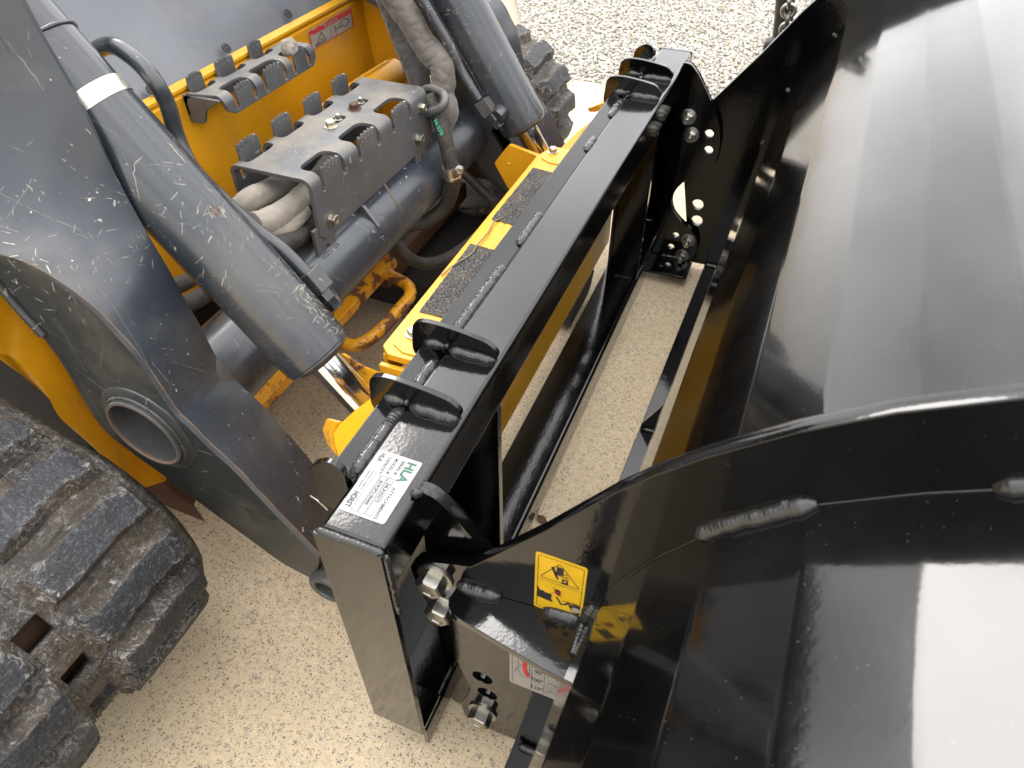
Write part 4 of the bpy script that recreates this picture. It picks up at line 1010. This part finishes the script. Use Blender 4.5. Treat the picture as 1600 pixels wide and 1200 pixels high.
# ---- quick coupler in yellow
cp = plate('coupler_plate', [(.09, .055), (1.33, .055), (1.33, .462), (1.07, .462), (1.06, .44), (.30, .44), (.29, .462), (.09, .462)], 'x', -.128, -.118, M['ybeam'], loader, .001)
beam = plate('coupler_beam', rounded([(-.205, .340), (-.19, .326), (-.130, .326), (-.130, 1.03), (-.188, 1.03), (-.205, .98)], [.004, .004, 0, 0, .012, .01]), 'z', .436, .448, M['ybeam'], loader, .0015)
box('beam_web', -.204, -.196, .335, .98, .385, .4355, M['ybeam'], beam, .001)
box('box_end', -.200, -.130, .316, .324, .385, .432, M['ybeam'], beam, .001)
for (ca, cb) in (((-.192, .335), .06), ((-.192, .955), .06)):
    plate('cover_tab', rounded([(ca[0], ca[1]+.012), (ca[0]+.022, ca[1]), (-.131, ca[1]), (-.131, ca[1]+cb), (ca[0]+.012, ca[1]+cb), (ca[0], ca[1]+cb-.014)], .003), 'z', .448, .4505, M['ybeam'], beam, .0006)
for q in ((645, 522), (864, 237)): bolt(P(*q, z=.4512), (0, 0, 1), .0075, M['zinc'], beam, .008, 1.5, .4)
def pad(px):
    c_ = [P(*q, z=.4492) for q in px]
    return c_
def gpad(corners, rough_side=False):
    c_ = [P(*q, z=.449) for q in corners]; ol = []
    rnd = random.Random(11 if rough_side else 5); n = len(c_)
    for i in range(n):
        a, b = c_[i], c_[(i+1) % n]; k = max(1, int((b-a).length/.006)); nr = Vector((-(b-a).y, (b-a).x)).normalized()
        for j in range(k):
            q = a.lerp(b, j/k); rg = (.004 if (rough_side and i in (1, 2)) else .0006)*rnd.uniform(-1, 1)
            ol.append((q.x+nr.x*rg, q.y+nr.y*rg))
    return plate('grip_pad', ol, 'z', .4484, .4496, M['grit'], beam, 0)
gpad([(833, 262), (872, 272), (805, 352), (768, 342)], True)
gpad([(735, 381), (780, 393), (697, 498), (655, 487)])
# clevises for the rods
def clevis(y0, y1, flip):
    f = (lambda y: LM-.09-y) if flip else (lambda y: y)
    for y in (y0, y1):
        ol = rounded([(-.129, .30), (-.129, .40), (-.165, .405), (-.198, .39), (-.206, .36), (-.19, .32), (-.165, .30)], [0, 0, .01, .02, .02, .02, 0])
        q = sorted((f(y), f(y+.012))); plate('clevis_plate', ol, 'y', q[0], q[1], M['yellow'], cp, .0015)
    q = sorted((f(y0-.005), f(y1+.017))); lathe('clevis_pin', (-.180, q[0], .372), (0, 1, 0), [(0, .015), (q[1]-q[0], .015)], M['steel'], cp, 24)
clevis(.222, .296, False); clevis(.222, .296, True)
for dy, e, d in ((.265, e1, d1), (1.075, e2, d2)):
    lathe('rod_eye', (-.180, dy-.024, .372), (0, 1, 0), [(0, .027), (.048, .027)], M['yrust'], cp, 30)
# curved web between beam and clevis, and the outer wings
arch = [P(533, 552, z=.41), P(565, 572, z=.412), P(600, 583, z=.418), P(632, 572, z=.43), P(655, 553, z=.445)]
ain = [P(535, 585, z=.385), P(575, 608, z=.39), P(612, 615, z=.40), P(645, 600, z=.42), P(668, 575, z=.44)]
V = []; F = []
arch, ain = sm(arch), sm(ain)
for a, b in zip(arch, ain): V += [a, b, b+Vector((.004, 0, -.05))]
for i in range(len(arch)-1): F += [(3*i, 3*i+1, 3*i+4, 3*i+3), (3*i+1, 3*i+2, 3*i+5, 3*i+4)]
av = new('curved_web', V, F, M['yrust'], cp, True, 0, 2, 30, solid=.007); mirror_y(av, cp, LM-.09)
E = [P(588, 640, x=-.121), P(528, 717, x=-.121)]
W = [E[0], P(586, 618, x=-.135), P(556, 640, x=-.155), P(530, 664, x=-.168), P(521, 678, x=-.170), P(524, 696, x=-.160), P(533, 728, x=-.135), E[1]]
cen = sum(W, Vector())/len(W)
wv = new('coupler_wing', [cen]+W, [(0, i+1, (i+1) % len(W)+1) for i in range(len(W))], M['yellow'], cp, True, 0, 2, 30, solid=.008, up=(0, 0, 1))
S_ = [P(528, 660, x=-.171), P(519, 678, x=-.173), P(527, 712, x=-.160), P(512, 695, x=-.185), P(504, 672, x=-.195), P(510, 655, x=-.19)]
new('wing_side', S_, [tuple(range(len(S_)))], M['ydirty'], cp, True, 0, 2, 30, solid=.006)
mirror_y(wv, cp, LM-.06)
fp = plate('far_flange', rounded([(P(772, 255, y=1.00).x, P(772, 255, y=1.00).z), (P(795, 226, y=1.0).x, P(795, 226, y=1.0).z), (P(838, 243, y=1.0).x, P(838, 243, y=1.0).z), (-.135, .38), (-.16, .31), (P(797, 300, y=1.0).x, P(797, 300, y=1.0).z)], .006), 'y', 1.0, 1.01, M['yellow'], cp, .001)
# lever cover at the far end
lv = [P(*q, y=y_) for q, y_ in (((872, 236), 1.08), ((900, 208), 1.15), ((925, 188), 1.22), ((942, 172), 1.28))]
V = []; F = []
lv = sm(lv, 5)
for i, a in enumerate(lv): V += [a, a+Vector((.05, .01, -.012)), a+Vector((.075, .015, -.05))]
for i in range(len(lv)-1): F += [(3*i, 3*i+1, 3*i+4, 3*i+3), (3*i+1, 3*i+2, 3*i+5, 3*i+4)]
lc = new('lever_cover', V, F, M['ybeam'], cp, True, 0, 2, 20, solid=.004)
# locking wedge that shows under the far end of the plate
plate('locking_wedge', rounded([(1.00, .0), (1.16, .0), (1.20, .05), (1.02, .05)], [.01, .02, .01, .01]), 'x', -.150, -.117, M['plast'], cp, .002)
plate('locking_wedge', rounded([(.20, .0), (.36, .0), (.40, .05), (.22, .05)], [.01, .02, .01, .01]), 'x', -.150, -.117, M['plast'], cp, .002)
# ---- cab above the front panel: out of frame, but its glass and frame show as reflections in the bucket
cab = box('cab', -2.15, -1.22, .11, 1.32, .98, 1.52, M['void'], loader, .02)
box('cab_window', -1.218, -1.205, .18, 1.25, 1.05, 1.47, M['glass'], cab, .004)
for y in (.11, 1.26): box('cab_post', -1.225, -1.19, y, y+.06, .98, 1.52, M['darkg'], cab, .008)
box('cab_roof', -2.2, -1.16, .09, 1.34, 1.52, 1.57, M['darkg'], cab, .02)
# ------------------------------------------------------------------ rubber tracks round the front idlers
IC = Vector((-.535, 0, .268)); RB = .188      # idler centre and outer radius of the belt
def track_path():
    """points (x, z, normal angle) along the outside of the belt from the rear top run to the rear bottom run"""
    o = []; a_top = R(70)                     # where the top run leaves the idler
    t = Vector((math.cos(a_top), math.sin(a_top)))
    d = Vector((-t.y, t.x))
    st = Vector((IC.x, IC.z))+t*RB
    for i in range(26, 0, -1): p = st+d*(.05*i); o.append((p.x, p.y, a_top))
    a_bot = R(-112); k = 44
    for i in range(k+1):
        a = a_top+(a_bot-a_top)*i/k; o.append((IC.x+RB*math.cos(a), IC.z+RB*math.sin(a), a))
    t = Vector((math.cos(a_bot), math.sin(a_bot))); d = Vector((t.y, -t.x)); st = Vector((IC.x, IC.z))+t*RB
    L = (st.y-(G+.028))/max(1e-3, -d.y)
    for i in range(1, 6): p = st+d*(L*i/5); o.append((p.x, p.y, a_bot))
    e = st+d*L
    for i in range(1, 16): o.append((e.x-.06*i, e.y, R(-90)))
    return o
TP = track_path()
TL = [0]
for a, b in zip(TP, TP[1:]): TL.append(TL[-1]+math.dist(a[:2], b[:2]))
def at_s(s):
    s = min(max(s, 0), TL[-1]-1e-6); j = max(0, next(k for k in range(len(TL)) if TL[k] > s)-1); u = (s-TL[j])/(TL[j+1]-TL[j])
    x = TP[j][0]+(TP[j+1][0]-TP[j][0])*u; z = TP[j][1]+(TP[j+1][1]-TP[j][1])*u; a = TP[j][2]+(TP[j+1][2]-TP[j][2])*u
    return Vector((x, 0, z)), Vector((math.cos(a), 0, math.sin(a)))
TY0, TY1 = -.365, .040
PITCH_L = .0762
S_ARC = TL[26]                                 # arc length where the belt meets the idler
def build_track(parent):
    S0 = S_ARC+.0919-18*PITCH_L; S1 = min(TL[-1], S_ARC+1.20)
    ycols = [TY0, TY0+.014, -.25, -.182, -.146, -.06, TY1-.014, TY1]
    V = []; F = []; rowsS = []
    s = S0; k = 0
    # rows: a slot of .034 in every pitch, centred between two lugs
    while s < S1:
        rowsS += [s, s+PITCH_L*.20, s+PITCH_L*.62]; s += PITCH_L; k += 1
    nc = len(ycols)
    for s in rowsS:
        p, nn = at_s(s)
        for j, y in enumerate(ycols):
            dep = -.012 if j in (0, nc-1) else 0
            V.append(p+nn*(dep+.002*mnoise.noise(Vector((s*25, y*22, 0))))+Vector((0, y, 0)))
    for i in range(len(rowsS)-1):
        for j in range(nc-1):
            if i % 3 == 1 and j == 3: continue   # drive slot
            a = i*nc+j; F.append((a, a+1, a+nc+1, a+nc))
    belt = new('rubber_track', V, F, M['belt'], parent, True, 0, 2, 50)
    wa = belt.data.attributes.new('wear', 'FLOAT', 'POINT')
    for i in range(len(belt.data.vertices)): wa.data[i].value = .66
    sl = belt.modifiers.new('thick', 'SOLIDIFY'); sl.thickness = .022; sl.offset = -1
    me = belt.data; c0 = Vector((IC.x-.2, 0, IC.z))
    q = sum((p.center-Vector((c0.x, p.center.y, c0.z))).dot(p.normal) for p in me.polygons)
    if q < 0: me.flip_normals()
    rnd = random.Random(4)
    def lug(sc, ya, yb, inner):
        """a wavy bar with a worn flat top and steep flanks, wrapped on the belt"""
        n = 20; top = []; botm = []; H = .0225
        for i in range(n+1):
            u = i/n; y = ya+(yb-ya)*u
            wv = .0028*math.sin(u*math.pi*2.2+(.4 if inner else 2.2))-.0035*(u-.5)*(1 if inner else -1)*-1; wv2 = 0
            half = .0205*(1+.05*math.sin(u*5+sc*40))
            h = H*(1-.12*abs(2*u-1)**8)
            row = []
            jit = lambda q: q*1.2*mnoise.noise(Vector((y*60+sc*31, sc*17, q*900)))
            for (ss, hh) in ((-half-.010, -.003), (-half-.003+jit(.003), h*.55), (-half+.0015+jit(.003), h), (0, h+.0003), (half-.0015+jit(.0031), h), (half+.003+jit(.0032), h*.55), (half+.010, -.003)):
                p, nn = at_s(sc+wv+wv2*0+ss); row.append(p+nn*hh+Vector((0, y, 0)))
            top.append(row)
        V = [v for r_ in top for v in r_]; F = []; m_ = 7
        # pulled-in end rows
        for e, idx in ((0, 0), (n, -1)):
            pass
        for i in range(n):
            for j in range(m_-1): F.append((i*m_+j, i*m_+j+1, (i+1)*m_+j+1, (i+1)*m_+j))
        b = len(V)
        for e, dy in ((0, -1 if yb > ya else 1), (n, 1 if yb > ya else -1)):
            for j in range(m_):
                v = top[e][j]; r_c = Vector((v.x, 0, v.z)); ssj = (-half-.010, -half-.003, -half+.0015, 0, half-.0015, half+.003, half+.010)[j]; p, nn = at_s(sc+wv+ssj*1.12); q = p-nn*.003; V.append(Vector((q.x, v.y+dy*.010, q.z)))
        for j in range(m_-1): F += [(j, j+1, b+j+1, b+j), (n*m_+j, n*m_+j+1, b+m_+j+1, b+m_+j)]
        o = new('lug', V, F, [M['lug'], M['belt']], belt, True, .002, 2, 38, False)
        wa = o.data.attributes.new('wear', 'FLOAT', 'POINT')
        for i in range(len(o.data.vertices)):
            j = i % m_; r_i = i//m_; e_ = max(0, 1-min(r_i, n-r_i)/1.6) if i < (n+1)*m_ else 1
            wa.data[i].value = max((.6, .85, .82, .1, .82, .85, .6)[j] if i < (n+1)*m_ else .9, e_)
        for p in o.data.polygons:
            q = p.index
            p.material_index = 0 if (q < n*(m_-1) and q % (m_-1) in (2, 3)) else 1
        return o
    k = 0; s = S0+PITCH_L*.0
    while s < S1-.03:
        lug(s, -.127, .012, True); lug(s+PITCH_L*.44, TY0+.024, -.196, False)
        # cast ribs beside the slot
        ds = []
        for i in range(4):
            y = -.180+.0105*i; p, nn = at_s(s+PITCH_L*.62+.011); t = Vector((-nn.z, 0, nn.x))
            ds.append(([p+Vector((0, y+a*.0016, 0))+t*b*.009+nn*c_*.003 for a in (-1, 1) for b in (-1, 1) for c_ in (-1, 1)], [(0, 1, 3, 2), (4, 6, 7, 5), (0, 4, 5, 1), (2, 3, 7, 6), (0, 2, 6, 4), (1, 5, 7, 3)]))
        V, F = merge(ds); new('cast_ribs', V, F, M['belt'], belt, True)
        s += PITCH_L; k += 1
    # idler wheel and the steel link faces behind the slots
    lathe('idler_wheel', (IC.x, TY0+.07, IC.z), (0, 1, 0), [(0, .05), (.0, RB-.055), (.02, RB-.05), (.18, RB-.05), (.20, RB-.055), (.20, .05)], M['rust'], belt, 40)
    return belt
track = build_track(loader)
mirror_tree(track, loader, 1.285)
# ------------------------------------------------------------------ loose things
# a crushed pebble jammed in the upper step
def pebble(name, c, r, mat, seed, sub=2):
    bm = bmesh.new(); bmesh.ops.create_icosphere(bm, subdivisions=sub, radius=r)
    for v in bm.verts:
        q = v.co/r; v.co *= 1+.30*mnoise.noise(q*1.3+Vector((seed, 0, 0)))+.12*mnoise.noise(q*4+Vector((seed, 0, 0))); v.co += Vector(c)
    me = bpy.data.meshes.new(name); bm.to_mesh(me); bm.free(); return fin(name, me, mat, None, True, 0, 2, 12)
tag(pebble('stone', P(452, 74, x=UX1-.016), .0165, M['canvas'], 3, 3), 'pale dusty stone jammed between the teeth of the upper grip step', 'stone')
tp = P(612, 310, x=TX+.05); 
def twig(pts, r, label, name='twig', m='bark'):
    return tag(tube(name, pts, r, M[m], None, 7, 5), label, 'twig')
twig([P(601, 288, x=-.40), P(610, 303, x=-.392), P(618, 316, x=-.386), P(626, 327, x=-.383)], .0014, 'thin dry twig lying on the grey cross tube below the step')
# split strip of dry plant fibre lying across the yellow beam
twig([P(690, 430, z=.4505), P(712, 412, z=.4525), P(735, 398, z=.452), P(748, 380, z=.453), P(763, 363, z=.452), P(772, 347, z=.4525), P(785, 340, z=.451)], .0013, 'long curved straw lying across the yellow beam and its black pads', 'straw', 'bark')
lf = P(847, 812, z=G+.004)
V, F = [], []
bm = bmesh.new(); bmesh.ops.create_grid(bm, x_segments=6, y_segments=4, size=1)
for v in bm.verts:
    u, t = v.co.x, v.co.y; wv = (1-abs(u)**1.6)*.85
    v.co = Vector((lf.x+u*.011+t*wv*.002, lf.y+t*wv*.008-u*.004, lf.z+.004*abs(t)+.003*mnoise.noise(Vector((u*2, t*2, 5)))))
me = bpy.data.meshes.new('dry_leaf'); bm.to_mesh(me); bm.free()
dlf = fin('dry_leaf', me, M['leaf']); dlf.modifiers.new('thick', 'SOLIDIFY').thickness = .0012
tube('stalk', [lf+Vector((-.009, .003, .002)), lf+Vector((-.014, .009, .006)), lf+Vector((-.013, .018, .009))], .0009, M['leaf'], dlf, 6)
tag(dlf, 'small crumpled brown leaf on the concrete between the frame and the bucket', 'leaf')
# chain hanging beyond the far rib
ch = thing('tie_down_chain', 'dark steel chain hanging behind the far top edge of the bucket rib', 'chain', tuple(P(1243, 6, y=1.62)))
c0 = P(1240, -60, y=1.62); c1 = P(1228, 60, y=1.62)
for i in range(9):
    c = c0.lerp(c1, i/8); ax = (c1-c0).normalized(); sd_ = Vector((1, 0, 0)) if i % 2 else Vector((0, 1, 0)); sd_ = (sd_-ax*sd_.dot(ax)).normalized()
    L_, W_2 = (c1-c0).length/8*.68, .014
    tube('chain_link', [c+ax*(L_*math.cos(t))+sd_*(W_2*math.sin(t)) for t in [k*2*math.pi/14 for k in range(14)]], .0052, M['zinc' if i % 3 else 'steel'], ch, 8, 2, True)
a_, b_ = P(1229, -30, y=1.66), P(1226, 12, y=1.66)
strap = tube('ratchet_strap', [P(1231, -80, y=1.66), a_, b_, P(1220, 70, y=1.66)], .022, M['plast'], None, 8, 4, False, None, True)
tag(strap, 'black strap hanging beside the dark chain behind the far rib', 'strap')
bf = box('rubber_block', P(1200, 76, y=1.5).x-.012, P(1200, 76, y=1.5).x+.05, 1.5, 1.54, P(1200, 76, y=1.5).z-.08, P(1200, 64, y=1.5).z, M['plast'], bucket, .012)
